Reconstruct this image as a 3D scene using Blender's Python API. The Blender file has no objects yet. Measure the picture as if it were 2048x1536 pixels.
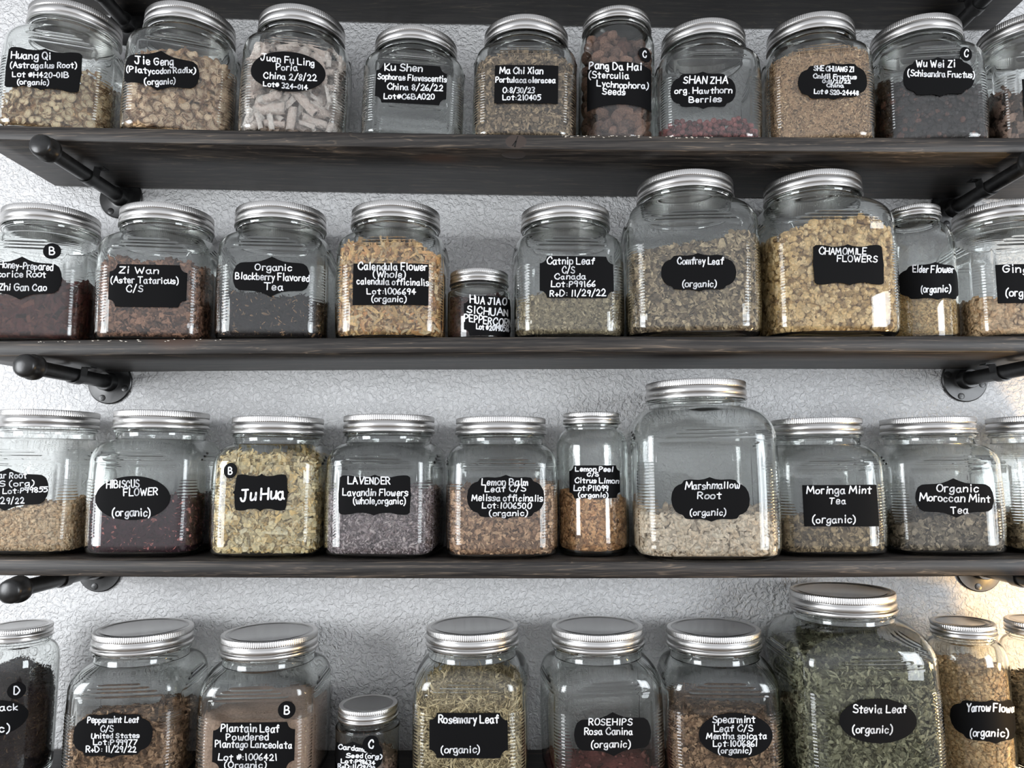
import bpy, math, random
import numpy as np
from mathutils import Matrix, Vector

S = bpy.context.scene
COL = S.collection
rad = math.radians
EYE = 1.45                       # camera height above the floor

# ---------------------------------------------------------------- camera
F_PX, PITCH, YAW, ROLL = 1457.93, 0.10817, -0.01866, -0.00343
CAM = np.array([-0.0002, -1.32585, EYE])
def cam_axes():
    cp, sp, cy, sy = math.cos(PITCH), math.sin(PITCH), math.cos(YAW), math.sin(YAW)
    F = np.array([sy*cp, cy*cp, sp]); R = np.array([cy, -sy, 0.0]); U = np.cross(R, F)
    c, s = math.cos(ROLL), math.sin(ROLL)
    return c*R + s*U, -s*R + c*U, F
CR, CU, CF = cam_axes()
cd = bpy.data.cameras.new('camera'); co = bpy.data.objects.new('camera', cd); COL.objects.link(co)
m = Matrix.Identity(4)
for i in range(3):
    m[i][0], m[i][1], m[i][2], m[i][3] = CR[i], CU[i], -CF[i], CAM[i]
co.matrix_world = m
cd.sensor_fit = 'HORIZONTAL'; cd.sensor_width = 36; cd.lens = F_PX/2048*36
cd.clip_start = 0.02; cd.clip_end = 50
S.camera = co
def ray(px, py):                 # a photo pixel as a world ray
    d = CF*F_PX + CR*(px-1024) + CU*(768-py)
    return CAM, d/np.linalg.norm(d)
def on_wall(px, py, y=0.0):
    o, d = ray(px, py); return o + d*((y-o[1])/d[1])

# ---------------------------------------------------------------- light
S.view_settings.view_transform = 'Standard'; S.view_settings.look = 'None'
S.view_settings.exposure = 0.22; S.view_settings.gamma = 1.0
S.view_settings.use_curve_mapping = False
cy = S.cycles
cy.max_bounces = 16; cy.transmission_bounces = 14; cy.glossy_bounces = 6; cy.diffuse_bounces = 3
cy.transparent_max_bounces = 8; cy.caustics_refractive = True; cy.caustics_reflective = False
cy.sample_clamp_indirect = 25.0; cy.blur_glossy = 0.5
cy.use_denoising = True; cy.use_adaptive_sampling = True; cy.adaptive_threshold = 0.025

W = bpy.data.worlds.new('room_light'); S.world = W; W.use_nodes = True
nt = W.node_tree; nt.nodes.clear()
out = nt.nodes.new('ShaderNodeOutputWorld'); bg = nt.nodes.new('ShaderNodeBackground')
tc = nt.nodes.new('ShaderNodeTexCoord'); sp = nt.nodes.new('ShaderNodeSeparateXYZ')
mr = nt.nodes.new('ShaderNodeMapRange'); cr = nt.nodes.new('ShaderNodeValToRGB')
nt.links.new(tc.outputs['Generated'], sp.inputs[0]); nt.links.new(sp.outputs['Z'], mr.inputs['Value'])
mr.inputs['From Min'].default_value = -1; mr.inputs['From Max'].default_value = 1
nt.links.new(mr.outputs[0], cr.inputs[0])
e = cr.color_ramp.elements
e[0].position = 0.0; e[0].color = (.26, .25, .24, 1)
e[1].position = 1.0; e[1].color = (.42, .43, .45, 1)
for p_, c_ in ((.36, (.34, .33, .32)), (.46, (.66, .67, .70)), (.66, (.72, .74, .78)), (.80, (.46, .47, .49))):
    k = e.new(p_); k.color = (*c_, 1)
m2_ = nt.nodes.new('ShaderNodeMapRange'); m2_.inputs['From Min'].default_value = -1; m2_.inputs['From Max'].default_value = .35
m2_.inputs['To Min'].default_value = 1.22; m2_.inputs['To Max'].default_value = .42; nt.links.new(sp.outputs['Y'], m2_.inputs['Value'])
sc_ = nt.nodes.new('ShaderNodeVectorMath'); sc_.operation = 'SCALE'; nt.links.new(cr.outputs[0], sc_.inputs[0]); nt.links.new(m2_.outputs[0], sc_.inputs['Scale'])
nt.links.new(sc_.outputs[0], bg.inputs['Color']); bg.inputs['Strength'].default_value = 1.10
nt.links.new(bg.outputs[0], out.inputs[0])

def area(name, loc, target, sx, sy, power, col):
    l = bpy.data.lights.new(name, 'AREA'); l.shape = 'RECTANGLE'; l.size = sx; l.size_y = sy
    l.energy = power; l.color = col
    o = bpy.data.objects.new(name, l); COL.objects.link(o); o.location = loc
    d = Vector(target) - Vector(loc); o.rotation_euler = d.to_track_quat('-Z', 'Y').to_euler()
    return o
area('window_daylight', (2.3, -2.3, EYE+.06), (-.1, 0, EYE), 1.0, 1.4, 46, (.90, .95, 1.0))
area('side_window_daylight', (-2.6, -1.9, EYE+.10), (-.2, 0, EYE-.05), 1.2, 1.4, 64, (.94, .97, 1.0))
lp = bpy.data.lights.new('warm_lamp', 'POINT'); lp.energy = 12.5; lp.color = (1.0, .61, .22); lp.shadow_soft_size = .05
lo = bpy.data.objects.new('warm_lamp', lp); COL.objects.link(lo); lo.location = (1.16, -.34, EYE-.36)

# ---------------------------------------------------------------- materials
def mat(name):
    M = bpy.data.materials.new(name); M.use_nodes = True
    n = M.node_tree; n.nodes.clear()
    o = n.nodes.new('ShaderNodeOutputMaterial'); b = n.nodes.new('ShaderNodeBsdfPrincipled')
    n.links.new(b.outputs[0], o.inputs[0]); return M, n, b, o
def node(n, t, **k):
    x = n.nodes.new(t)
    for a, v in k.items():
        if a in x.inputs: x.inputs[a].default_value = v
        else: setattr(x, a, v)
    return x
def ramp(n, pts):
    r = n.nodes.new('ShaderNodeValToRGB'); e = r.color_ramp.elements
    e[0].position, e[0].color = pts[0][0], (*pts[0][1], 1); e[1].position, e[1].color = pts[-1][0], (*pts[-1][1], 1)
    for p_, c_ in pts[1:-1]:
        k = e.new(p_); k.color = (*c_, 1)
    return r
def plain(name, c, rough=.5, metal=0.0, spec=.5):
    M, n, b, o = mat(name)
    b.inputs['Base Color'].default_value = (*c, 1); b.inputs['Roughness'].default_value = rough
    b.inputs['Metallic'].default_value = metal; b.inputs['Specular IOR Level'].default_value = spec
    return M

def wall_material():
    M, n, b, o = mat('painted_textured_wall')
    tc = node(n, 'ShaderNodeTexCoord')
    n1 = node(n, 'ShaderNodeTexNoise', Scale=120.0, Detail=3.0, Roughness=.5, Distortion=.9)
    n2 = node(n, 'ShaderNodeTexNoise', Scale=3.0, Detail=2.0)
    v = node(n, 'ShaderNodeTexVoronoi', Scale=90.0); v.feature = 'SMOOTH_F1'
    for x in (n1, n2, v): n.links.new(tc.outputs['Object'], x.inputs['Vector'])
    r1 = ramp(n, [(.40, (0, 0, 0)), (.60, (1, 1, 1))]); n.links.new(n1.outputs['Fac'], r1.inputs[0])
    mx = node(n, 'ShaderNodeMath', operation='ADD'); n.links.new(r1.outputs[0], mx.inputs[0]); n.links.new(v.outputs['Distance'], mx.inputs[1])
    bp = node(n, 'ShaderNodeBump', Strength=.75, Distance=.0030); n.links.new(mx.outputs[0], bp.inputs['Height'])
    n.links.new(bp.outputs[0], b.inputs['Normal'])
    rc = ramp(n, [(.3, (.76, .76, .765)), (.7, (.80, .80, .80))]); n.links.new(n2.outputs['Fac'], rc.inputs[0])
    n.links.new(rc.outputs[0], b.inputs['Base Color']); b.inputs['Roughness'].default_value = .55
    b.inputs['Specular IOR Level'].default_value = .3
    return M
def wood_material():
    M, n, b, o = mat('black_stained_pine')
    tc = node(n, 'ShaderNodeTexCoord'); mp = node(n, 'ShaderNodeMapping')
    mp.inputs['Scale'].default_value = (1.3, 11, 26); n.links.new(tc.outputs['Object'], mp.inputs[0])
    oi = node(n, 'ShaderNodeObjectInfo'); ad = node(n, 'ShaderNodeVectorMath', operation='ADD')
    n.links.new(oi.outputs['Random'], ad.inputs[1]); n.links.new(mp.outputs[0], ad.inputs[0])
    big = node(n, 'ShaderNodeTexNoise', Scale=1.2, Detail=4.0, Roughness=.6, Distortion=1.2)
    n.links.new(ad.outputs[0], big.inputs['Vector'])
    mp2 = node(n, 'ShaderNodeMapping'); mp2.inputs['Scale'].default_value = (7, 110, 240); n.links.new(tc.outputs['Object'], mp2.inputs[0])
    fine = node(n, 'ShaderNodeTexNoise', Scale=1.0, Detail=5.0, Roughness=.65); n.links.new(mp2.outputs[0], fine.inputs['Vector'])
    wv = node(n, 'ShaderNodeMath', operation='MULTIPLY'); wv.inputs[1].default_value = 9.0; n.links.new(big.outputs['Fac'], wv.inputs[0])
    fr = node(n, 'ShaderNodeMath', operation='FRACT'); n.links.new(wv.outputs[0], fr.inputs[0])
    # growth rings: thin paler lines
    r1 = ramp(n, [(0.0, (0, 0, 0)), (.80, (.12, .12, .12)), (.93, (1, 1, 1)), (1.0, (.05, .05, .05))]); n.links.new(fr.outputs[0], r1.inputs[0])
    r2 = ramp(n, [(.42, (0, 0, 0)), (.68, (1, 1, 1))]); n.links.new(fine.outputs['Fac'], r2.inputs[0])
    mm = node(n, 'ShaderNodeMath', operation='MULTIPLY'); n.links.new(r1.outputs[0], mm.inputs[0]); n.links.new(r2.outputs[0], mm.inputs[1])
    m1 = node(n, 'ShaderNodeMix', data_type='RGBA'); m1.inputs['A'].default_value = (.013, .0112, .0105, 1); m1.inputs['B'].default_value = (.050, .044, .040, 1)
    n.links.new(r2.outputs[0], m1.inputs['Factor'])
    m2 = node(n, 'ShaderNodeMix', data_type='RGBA'); m2.inputs['B'].default_value = (.19, .145, .105, 1)
    n.links.new(mm.outputs[0], m2.inputs['Factor']); n.links.new(m1.outputs['Result'], m2.inputs['A'])
    # knots, a few to a board
    mp3 = node(n, 'ShaderNodeMapping'); mp3.inputs['Scale'].default_value = (2.2, 5.0, 5.0); n.links.new(tc.outputs['Object'], mp3.inputs[0])
    ad3 = node(n, 'ShaderNodeVectorMath', operation='ADD'); n.links.new(mp3.outputs[0], ad3.inputs[0]); n.links.new(oi.outputs['Random'], ad3.inputs[1])
    vo = node(n, 'ShaderNodeTexVoronoi', Scale=1.0); n.links.new(ad3.outputs[0], vo.inputs['Vector'])
    rk = ramp(n, [(.06, (1, 1, 1)), (.13, (0, 0, 0))]); n.links.new(vo.outputs['Distance'], rk.inputs[0])
    m3 = node(n, 'ShaderNodeMix', data_type='RGBA'); m3.inputs['B'].default_value = (.055, .032, .022, 1)
    n.links.new(rk.outputs[0], m3.inputs['Factor']); n.links.new(m2.outputs['Result'], m3.inputs['A'])
    n.links.new(m3.outputs['Result'], b.inputs['Base Color'])
    b.inputs['Roughness'].default_value = .48; b.inputs['Specular IOR Level'].default_value = .45
    bp = node(n, 'ShaderNodeBump', Strength=.25, Distance=.001); n.links.new(fine.outputs['Fac'], bp.inputs['Height']); n.links.new(bp.outputs[0], b.inputs['Normal'])
    return M
def glass_material():
    M, n, b, o = mat('clear_jar_glass'); n.nodes.remove(b)
    g = node(n, 'ShaderNodeBsdfGlass', IOR=1.48, Roughness=0.0); g.inputs['Color'].default_value = (.988, .996, .992, 1)
    n.links.new(g.outputs[0], o.inputs[0]); return M
def steel_material():
    M, n, b, o = mat('brushed_steel_lid')
    b.inputs['Base Color'].default_value = (.62, .61, .60, 1); b.inputs['Metallic'].default_value = 1.0
    tc = node(n, 'ShaderNodeTexCoord'); mp = node(n, 'ShaderNodeMapping'); mp.inputs['Scale'].default_value = (6, 6, 900)
    n.links.new(tc.outputs['Object'], mp.inputs[0])
    nz = node(n, 'ShaderNodeTexNoise', Scale=2.0, Detail=2.0); n.links.new(mp.outputs[0], nz.inputs['Vector'])
    r = ramp(n, [(.3, (.25, .25, .25)), (.7, (.36, .36, .36))]); n.links.new(nz.outputs['Fac'], r.inputs[0]); n.links.new(r.outputs[0], b.inputs['Roughness'])
    return M
def black_iron():
    M, n, b, o = mat('black_iron_pipe')
    tc = node(n, 'ShaderNodeTexCoord'); nz = node(n, 'ShaderNodeTexNoise', Scale=70.0, Detail=4.0); n.links.new(tc.outputs['Object'], nz.inputs['Vector'])
    r = ramp(n, [(.35, (.006, .006, .0062)), (.75, (.020, .020, .020))]); n.links.new(nz.outputs['Fac'], r.inputs[0]); n.links.new(r.outputs[0], b.inputs['Base Color'])
    b.inputs['Roughness'].default_value = .30
    bp = node(n, 'ShaderNodeBump', Strength=.15, Distance=.001); n.links.new(nz.outputs['Fac'], bp.inputs['Height']); n.links.new(bp.outputs[0], b.inputs['Normal'])
    return M
def herb_material(name, cols, rough=.8, spec=.25):
    """one dried herb: every fragment takes its own tone of the herb's colours"""
    M, n, b, o = mat(name)
    g = node(n, 'ShaderNodeNewGeometry'); k = len(cols)
    cols = [1.08*(.90*np.array(c)+.10*float(np.dot(c, (.3, .6, .1)))) for c in cols]; cols = [tuple(np.array(c)*np.array((1.05, 1.0, .95))*f*min(1, .80/(max(c)*f))) for c, f in zip(cols, (.62, 1.12, 1.28, .8, 1.0)*2)]; r = ramp(n, [(i/max(1, k-1), c) for i, c in enumerate(cols)]); n.links.new(g.outputs['Random Per Island'], r.inputs[0])
    tc = node(n, 'ShaderNodeTexCoord'); nz = node(n, 'ShaderNodeTexNoise', Scale=260.0, Detail=3.0); n.links.new(tc.outputs['Object'], nz.inputs['Vector'])
    v = node(n, 'ShaderNodeMapRange'); v.inputs['From Min'].default_value = .3; v.inputs['From Max'].default_value = .7
    v.inputs['To Min'].default_value = .72; v.inputs['To Max'].default_value = 1.22; n.links.new(nz.outputs['Fac'], v.inputs['Value'])
    mu = node(n, 'ShaderNodeVectorMath', operation='SCALE'); n.links.new(r.outputs[0], mu.inputs[0]); n.links.new(v.outputs[0], mu.inputs['Scale'])
    n.links.new(mu.outputs[0], b.inputs['Base Color']); b.inputs['Roughness'].default_value = rough; b.inputs['Specular IOR Level'].default_value = spec
    bp = node(n, 'ShaderNodeBump', Strength=.4, Distance=.0012); n.links.new(nz.outputs['Fac'], bp.inputs['Height']); n.links.new(bp.outputs[0], b.inputs['Normal'])
    return M
M_WALL, M_WOOD, M_GLASS, M_STEEL, M_IRON = wall_material(), wood_material(), glass_material(), steel_material(), black_iron()
M_DISC = plain('grey_lid_disc', (.31, .305, .30), .22, 1.0)
M_LABEL = plain('matte_black_chalk_label', (.0055, .0055, .006), .6, 0, .07)
M_INK = plain('white_chalk_ink', (.86, .87, .90), .7)
M_CRUMB = plain('pale_crumbs', (.75, .70, .62), .8)

# ---------------------------------------------------------------- mesh helpers
def make_mesh(name, V, faces, material=None, smooth=False):
    """faces: list of int arrays, each (k, n) polygons of n corners"""
    me = bpy.data.meshes.new(name); V = np.asarray(V, dtype=np.float32)
    faces = [np.asarray(f, dtype=np.int32) for f in faces if len(f)]
    me.vertices.add(len(V)); me.vertices.foreach_set('co', V.ravel())
    loops = np.concatenate([f.ravel() for f in faces]); tot = np.concatenate([np.full(len(f), f.shape[1], np.int32) for f in faces])
    start = np.concatenate([[0], np.cumsum(tot)[:-1]]).astype(np.int32)
    me.loops.add(len(loops)); me.loops.foreach_set('vertex_index', loops)
    me.polygons.add(len(tot)); me.polygons.foreach_set('loop_start', start); me.polygons.foreach_set('loop_total', tot)
    if smooth: me.polygons.foreach_set('use_smooth', np.ones(len(tot), bool))
    me.update(calc_edges=True); me.validate()
    if material: me.materials.append(material)
    return me
def link(name, me, parent=None, label=None):
    o = bpy.data.objects.new(name, me); COL.objects.link(o)
    if parent: o.parent = parent
    if label: o['label'] = label
    return o
def tag(o, label, cat, group=None, kind=None):
    o['label'] = label; o['category'] = cat
    if group: o['group'] = group
    if kind: o['kind'] = kind
    return o
def empty(name, loc):
    o = bpy.data.objects.new(name, None); COL.objects.link(o); o.location = loc; o.empty_display_size = .02; return o
def grid_faces(nz, nt, wrap=True, off=0):
    i = np.arange(nz-1)[:, None]; j = np.arange(nt if wrap else nt-1)[None, :]; j2 = (j+1) % nt
    a = i*nt+j; b = i*nt+j2; c = (i+1)*nt+j2; d = (i+1)*nt+j
    return np.stack([a, b, c, d], -1).reshape(-1, 4)+off
def lathe(prof, seg=64, knurl=None, cap0=True, cap1=True):
    """prof: (r, z) from bottom up outside; knurl: (z0, z1, teeth, depth)"""
    P = np.array(prof, float); th = np.arange(seg)*2*np.pi/seg
    R = np.repeat(P[:, 0:1], seg, 1); Z = np.repeat(P[:, 1:2], seg, 1)
    if knurl:
        z0, z1, teeth, dep = knurl; k = ((P[:, 1] > z0) & (P[:, 1] < z1))[:, None]
        R = R - k*dep*(.5+.5*np.cos(th*teeth))[None, :]
    V = np.stack([R*np.sin(th), -R*np.cos(th), Z], -1).reshape(-1, 3); F = [grid_faces(len(P), seg)]
    if cap0: F.append(np.arange(seg)[::-1][None, :])
    if cap1: F.append((np.arange(seg)+(len(P)-1)*seg)[None, :])
    return V, F
class MB:
    def __init__(s): s.V = []; s.F = []; s.n = 0
    def add(s, V, F, M4=None):
        V = np.asarray(V, float)
        if M4 is not None: V = V@np.array(M4.to_3x3()).T+np.array(M4.translation)
        s.V.append(V); s.F += [np.asarray(f)+s.n for f in F]; s.n += len(V); return s
    def box(s, c, d, M4=None):
        x, y, z = [np.array([-.5, .5])*k for k in d]
        V = np.array([(a, b, e) for a in x for b in y for e in z])+np.array(c)
        return s.add(V, [[(0, 1, 3, 2), (4, 6, 7, 5), (0, 4, 5, 1), (2, 3, 7, 6), (0, 2, 6, 4), (1, 5, 7, 3)]], M4)
    def mesh(s, name, material, smooth=False): return make_mesh(name, np.concatenate(s.V), s.F, material, smooth)
def auto_smooth(me, deg=35):
    me.set_sharp_from_angle(angle=rad(deg)); return me

# ---------------------------------------------------------------- wall and shelves
wv = MB().box((0, .03, 1.45), (5.2, .06, 2.9))
tag(link('wall_back', wv.mesh('wall_back', M_WALL)), 'off-white wall with orange-peel texture behind the shelves', 'wall', kind='structure')

fv = MB().box((0, -1.97, -.03), (5.2, 4.06, .06))
tag(link('floor', fv.mesh('floor', plain('brown_floor', (.16, .12, .09), .5))), 'brown floor below the shelves', 'floor', kind='structure')
DEPTH, THICK = .207, .0248
XL, XR = -.76471, .79052
ZL = np.array([.8695, .5225, .1697, -.1672, -.5186]); ZR = np.array([.8166, .484, .1659, -.1676, -.5045])
SAG = np.array([-.00572, -.00448, .00259, -.00479, -.00517])
def shelf_z(i, x): return EYE+ZL[i]+(ZR[i]-ZL[i])*(x-XL)/(XR-XL)+SAG[i]*(1-(x/.8)**2)    # underside of board i
def shelf_slope(i, x): return (shelf_z(i, x+.01)-shelf_z(i, x-.01))/.02
SHELF_TXT = ['black stained wooden shelf at the very top, seen from below',
             'black stained wooden shelf with a split knot, under the astragalus jar row',
             'black stained wooden shelf under the comfrey and chamomile jars',
             'black stained wooden shelf under the hibiscus and marshmallow root jars',
             'lowest black stained wooden shelf, under the rosemary jar row']
SH_X = [(-.90, .8875), (-.891, .920), (-.888, .925), (-.89, .925), (-.89, .925)]
for i in range(5):
    x0, x1 = SH_X[i]; xs = np.linspace(x0, x1, 49); zb = shelf_z(i, xs)
    mid = .5*(zb[0]+zb[-1]); b = .0016
    sec = [(-DEPTH+b, 0), (-DEPTH, b), (-DEPTH, THICK-b), (-DEPTH+b, THICK), (-.0066, THICK), (-.0066, 0)]
    V = np.array([[(x, y, z-mid+dz) for (y, dz) in sec] for x, z in zip(xs, zb)]).reshape(-1, 3)
    F = [grid_faces(49, 6)[:, ::-1], np.array([[0, 1, 2, 3, 4, 5][::-1]])[:, ::-1], np.array([np.arange(6)+48*6])[:, ::-1]]
    o = link('wooden_shelf', make_mesh('shelf_board', V, F, M_WOOD)); o.location = (0, 0, mid)
    tag(o, SHELF_TXT[i], 'shelf', 'black stained wall shelves')

kx = on_wall(1032, 292, -DEPTH)[0]; kz = shelf_z(1, kx); brd = [o for o in COL.objects if o.name == 'wooden_shelf.001'][0]
V, F = lathe([(1, 0), (.92, .5), (.6, .85), (.25, .97), (.02, 1)], 28)
V = np.asarray(V); Vk = np.stack([V[:, 0]*.017, -V[:, 2]*.0005-DEPTH, V[:, 1]*.0115+.0128], -1); Vb = np.stack([V[:, 0]*.024, V[:, 1]*.016-DEPTH+.020, -V[:, 2]*.0005], -1)
kn = MB().add(Vk+np.array([kx, 0, kz-brd.location.z]), F).add(Vb+np.array([kx, 0, kz-brd.location.z]), F)
kno = link('knot', auto_smooth(kn.mesh('knot', plain('reddish_brown_knot', (.040, .027, .021), .5), True)), brd, 'reddish-brown knot')
ck = MB()
for q_, (a, b, w_) in enumerate((((-.002, .004), (.0, .013), .0022), ((.0, .013), (.003, .021), .0010), ((-.0055, .006), (-.001, .012), .0012))):
    mid = ((a[0]+b[0])/2, (a[1]+b[1])/2); L_ = math.hypot(b[0]-a[0], b[1]-a[1]); an = math.atan2(b[1]-a[1], b[0]-a[0])
    ck.box((0, 0, 0), (L_*1.15, .0004, w_), Matrix.Translation((kx+mid[0], -DEPTH-.0007, kz-brd.location.z+mid[1]))@Matrix.Rotation(-an, 4, 'Y'))
link('crack', ck.mesh('crack', plain('black_crack', (.003, .0025, .002), .8)), kno)

# ---------------------------------------------------------------- pipe brackets
def to_y(Vz):                     # a lathe about z turned so that +z points to the room (-y)
    V = np.asarray(Vz); return np.stack([V[:, 0], -V[:, 2], V[:, 1]], -1)
def bracket(i, x, txt, ang=.0):
    zb = shelf_z(i, x); r = .0122; zc = zb-.0188
    t = empty('pipe_bracket', (x, 0, zc)); tag(t, txt, 'bracket', 'black iron pipe brackets')
    V, F = lathe([(.0405, .0), (.0405, .0028), (.0388, .0042), (.0205, .0044), (.0174, .0052), (.0168, .0085), (.0168, .022), (.0160, .024), (.0125, .024)], 56)
    V[:, 2] += .0005
    fl = link('flange', auto_smooth(make_mesh('flange', to_y(V), F, M_IRON, True)), t)
    for k in range(4):
        a = rad(45+90*k+ang); mb = MB()
        V, F = lathe([(.0060, .0040), (.0058, .0056), (.0040, .0060), (.0004, .0061)], 18)
        mb.add(to_y(V)+np.array([.0315*math.cos(a), 0, .0315*math.sin(a)]), F)
        for q in (0, 90):
            R = Matrix.Translation((.0315*math.cos(a), -.0061, .0315*math.sin(a)))@Matrix.Rotation(rad(q+20), 4, 'Y')
            mb.box((0, 0, 0), (.0052, .0005, .0011), R)
        link('screw', auto_smooth(mb.mesh('screw', M_IRON, True)), fl)
    V, F = lathe([(r, .022), (r, .212)], 32); link('pipe', auto_smooth(make_mesh('pipe', to_y(V), F, M_IRON, True)), t)
    V, F = lathe([(.0150, .2085), (.0198, .2095), (.0203, .213), (.0203, .2165), (.0188, .2178), (.0186, .2300), (.0172, .2355), (.0130, .2385), (.0040, .2395), (.0004, .2396)], 40, cap0=True)
    link('end_cap', auto_smooth(make_mesh('end_cap', to_y(V), F, M_IRON, True), 50), t)
    # two-hole strap: band round the pipe with two ears screwed to the board
    pts = [(-.031, zb-zc-.0040), (-.0155, zb-zc-.0040)]+[(math.cos(a)*(r+.0008), math.sin(a)*(r+.0008)) for a in np.linspace(rad(170), rad(370), 21)]+[(.0155, zb-zc-.0040), (.031, zb-zc-.0040)]
    P = np.array(pts); nrm = np.gradient(P, axis=0); nrm = np.stack([nrm[:, 1], -nrm[:, 0]], -1); nrm /= np.linalg.norm(nrm, axis=1)[:, None]
    Q = P+nrm*.0018; n = len(P); V = []
    for y in (-.098, -.116):
        V += [(a, y, b) for a, b in P]+[(a, y, b) for a, b in Q]
    k = np.arange(n-1)
    F = [np.stack([k, k+1, k+1+2*n, k+2*n], -1), np.stack([k+n, k+3*n, k+3*n+1, k+n+1], -1),
         np.stack([k, k+n, k+n+1, k+1], -1), np.stack([k+2*n, k+2*n+1, k+3*n+1, k+3*n], -1),
         np.array([[0, 2*n, 3*n, n], [n-1, 2*n-1, 4*n-1, 3*n-1]])]
    st = link('strap', auto_smooth(make_mesh('strap', np.array(V), F, M_IRON, True)), t)
    for sx in (-1, 1):
        V, F = lathe([(.0045, 0), (.0045, .0012), (.003, .0022), (.0004, .0024)], 14)
        V = np.asarray(V)*np.array([1, 1, -1])+np.array([sx*.024, -.107, zb-zc-.0052]); link('strap_screw', auto_smooth(make_mesh('strap_screw', V, F, M_IRON, True)), st)
    return t
BR = [(0, on_wall(258, 60)[0], 'black iron pipe bracket under the top shelf, between the astragalus and platycodon lids'),
      (0, on_wall(1885, 80)[0], 'black iron pipe bracket under the top shelf, above the schisandra jar'),
      (1, on_wall(243, 402)[0], 'black iron pipe bracket with round cap below the astragalus jar'),
      (1, on_wall(1904, 420)[0], 'black iron pipe bracket in shade above the elder flower jar'),
      (2, on_wall(221.5, 768)[0], 'black iron pipe bracket below the licorice root jar, scratched end cap'),
      (2, on_wall(1927.7, 765)[0], 'black iron pipe bracket below the elder flower jar, above the mint tea jars'),
      (3, on_wall(201, 1150)[0], 'black iron pipe bracket below the hibiscus jar, above the peppermint jar'),
      (3, on_wall(1955.5, 1140)[0], 'black iron pipe bracket in warm lamplight above the yarrow jar')]
for k, (i, x, txt) in enumerate(BR): bracket(i, x, txt, 3+k*5)

# ---------------------------------------------------------------- jars: shape functions
def arc(n=10): return np.linspace(0, 1, n)
def se(t): return t*t*(3-2*t)
class Shape:
    """outer wall of a jar: half width a(z) and plan exponent n(z), 2 = round, larger = squarer"""
    def __init__(s, pts, wall, floor, body, lid, square, glass_top, ribs=None):
        P = np.array(pts); s.z, s.a, s.n = P[:, 0], P[:, 1], P[:, 2]
        s.wall, s.floor, s.body, s.lid, s.square, s.top, s.ribs = wall, floor, body, lid, square, glass_top, ribs
    def R(s, th, z, inset=0.0):
        a = np.interp(z, s.z, s.a)-inset; n = np.interp(z, s.z, s.n)
        c, d = np.abs(np.cos(th))+1e-9, np.abs(np.sin(th))+1e-9
        return a/(c**n+d**n)**(1/n)
def cracker(w, H, neck, lidh, sh=.183, b0=.147):
    """square shouldered screw-top jar; w half width, H height with lid, neck half width"""
    k = H/.229; p = []
    for t in arc(7): p.append((.013*k*(1-math.cos(t*math.pi/2)), w-.0155+.0145*math.sin(t*math.pi/2), 3.6+1.2*t))
    for t in np.linspace(.05, 1, 8): p.append((.013*k+t*(b0-.013)*k, w-.001+.001*math.sin(t*math.pi), 4.8))
    for t in arc(16)[1:]:
        an = t*math.pi/2; p.append((b0*k+(sh-b0)*k*math.sin(an), neck+(w-.001-neck)*math.cos(an), 4.8-2.8*se(min(1, t*1.02))))
    zt = H-lidh
    p += [((sh+.003)*k, neck-.0012, 2), (zt-.0075, neck-.0012, 2), (zt-.006, neck+.0022, 2), (zt-.003, neck+.0028, 2), (zt-.0012, neck+.0012, 2), (zt+.0005, neck-.001, 2), (H-.005, neck-.001, 2)]
    return Shape(p, .0030, .0065, (.013*k, b0*k), (neck+.0045, lidh, H), True, H-.005, (.028*k, .122*k))
def mason(w, H, neck, lidh, sh=.80, squat=False):
    p = []; zt = H-lidh
    for t in arc(6): p.append((.008*(1-math.cos(t*math.pi/2)), w-.010+.0085*math.sin(t*math.pi/2), 2))
    p += [(.02, w-.0006, 2), (.04, w, 2), (sh*H*.6, w, 2)]
    z0 = sh*H*.92
    for t in arc(12): p.append((z0*.96+(zt-.010-z0*.96)*math.sin(t*math.pi/2)**1.15, neck-.001+(w-neck+.001)*math.cos(t*math.pi/2)**.9, 2))
    p += [(zt-.0075, neck-.001, 2), (zt-.005, neck+.0022, 2), (zt-.002, neck+.0022, 2), (zt, neck-.001, 2), (H-.004, neck-.001, 2)]
    return Shape(p, .0028, .006, (.010, z0*.96), (neck+.0038, lidh, H), False, H-.004)
TYPES = {'S': cracker(.0885, .229, .0700, .028), 'L': cracker(.1098, .279, .0755, .029, .194, .150), 'K': cracker(.1064, .279, .0755, .029, .194, .150),
         'M': mason(.0580, .232, .0425, .0185, .84), 'N': mason(.0580, .232, .0370, .0185, .80),
         'P': mason(.0655, .245, .0560, .020, .90), 'H': mason(.0524, .120, .0450, .0205, .80)}
def ridge(q, c, w): return np.exp(-((q-c)/w)**2)
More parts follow.
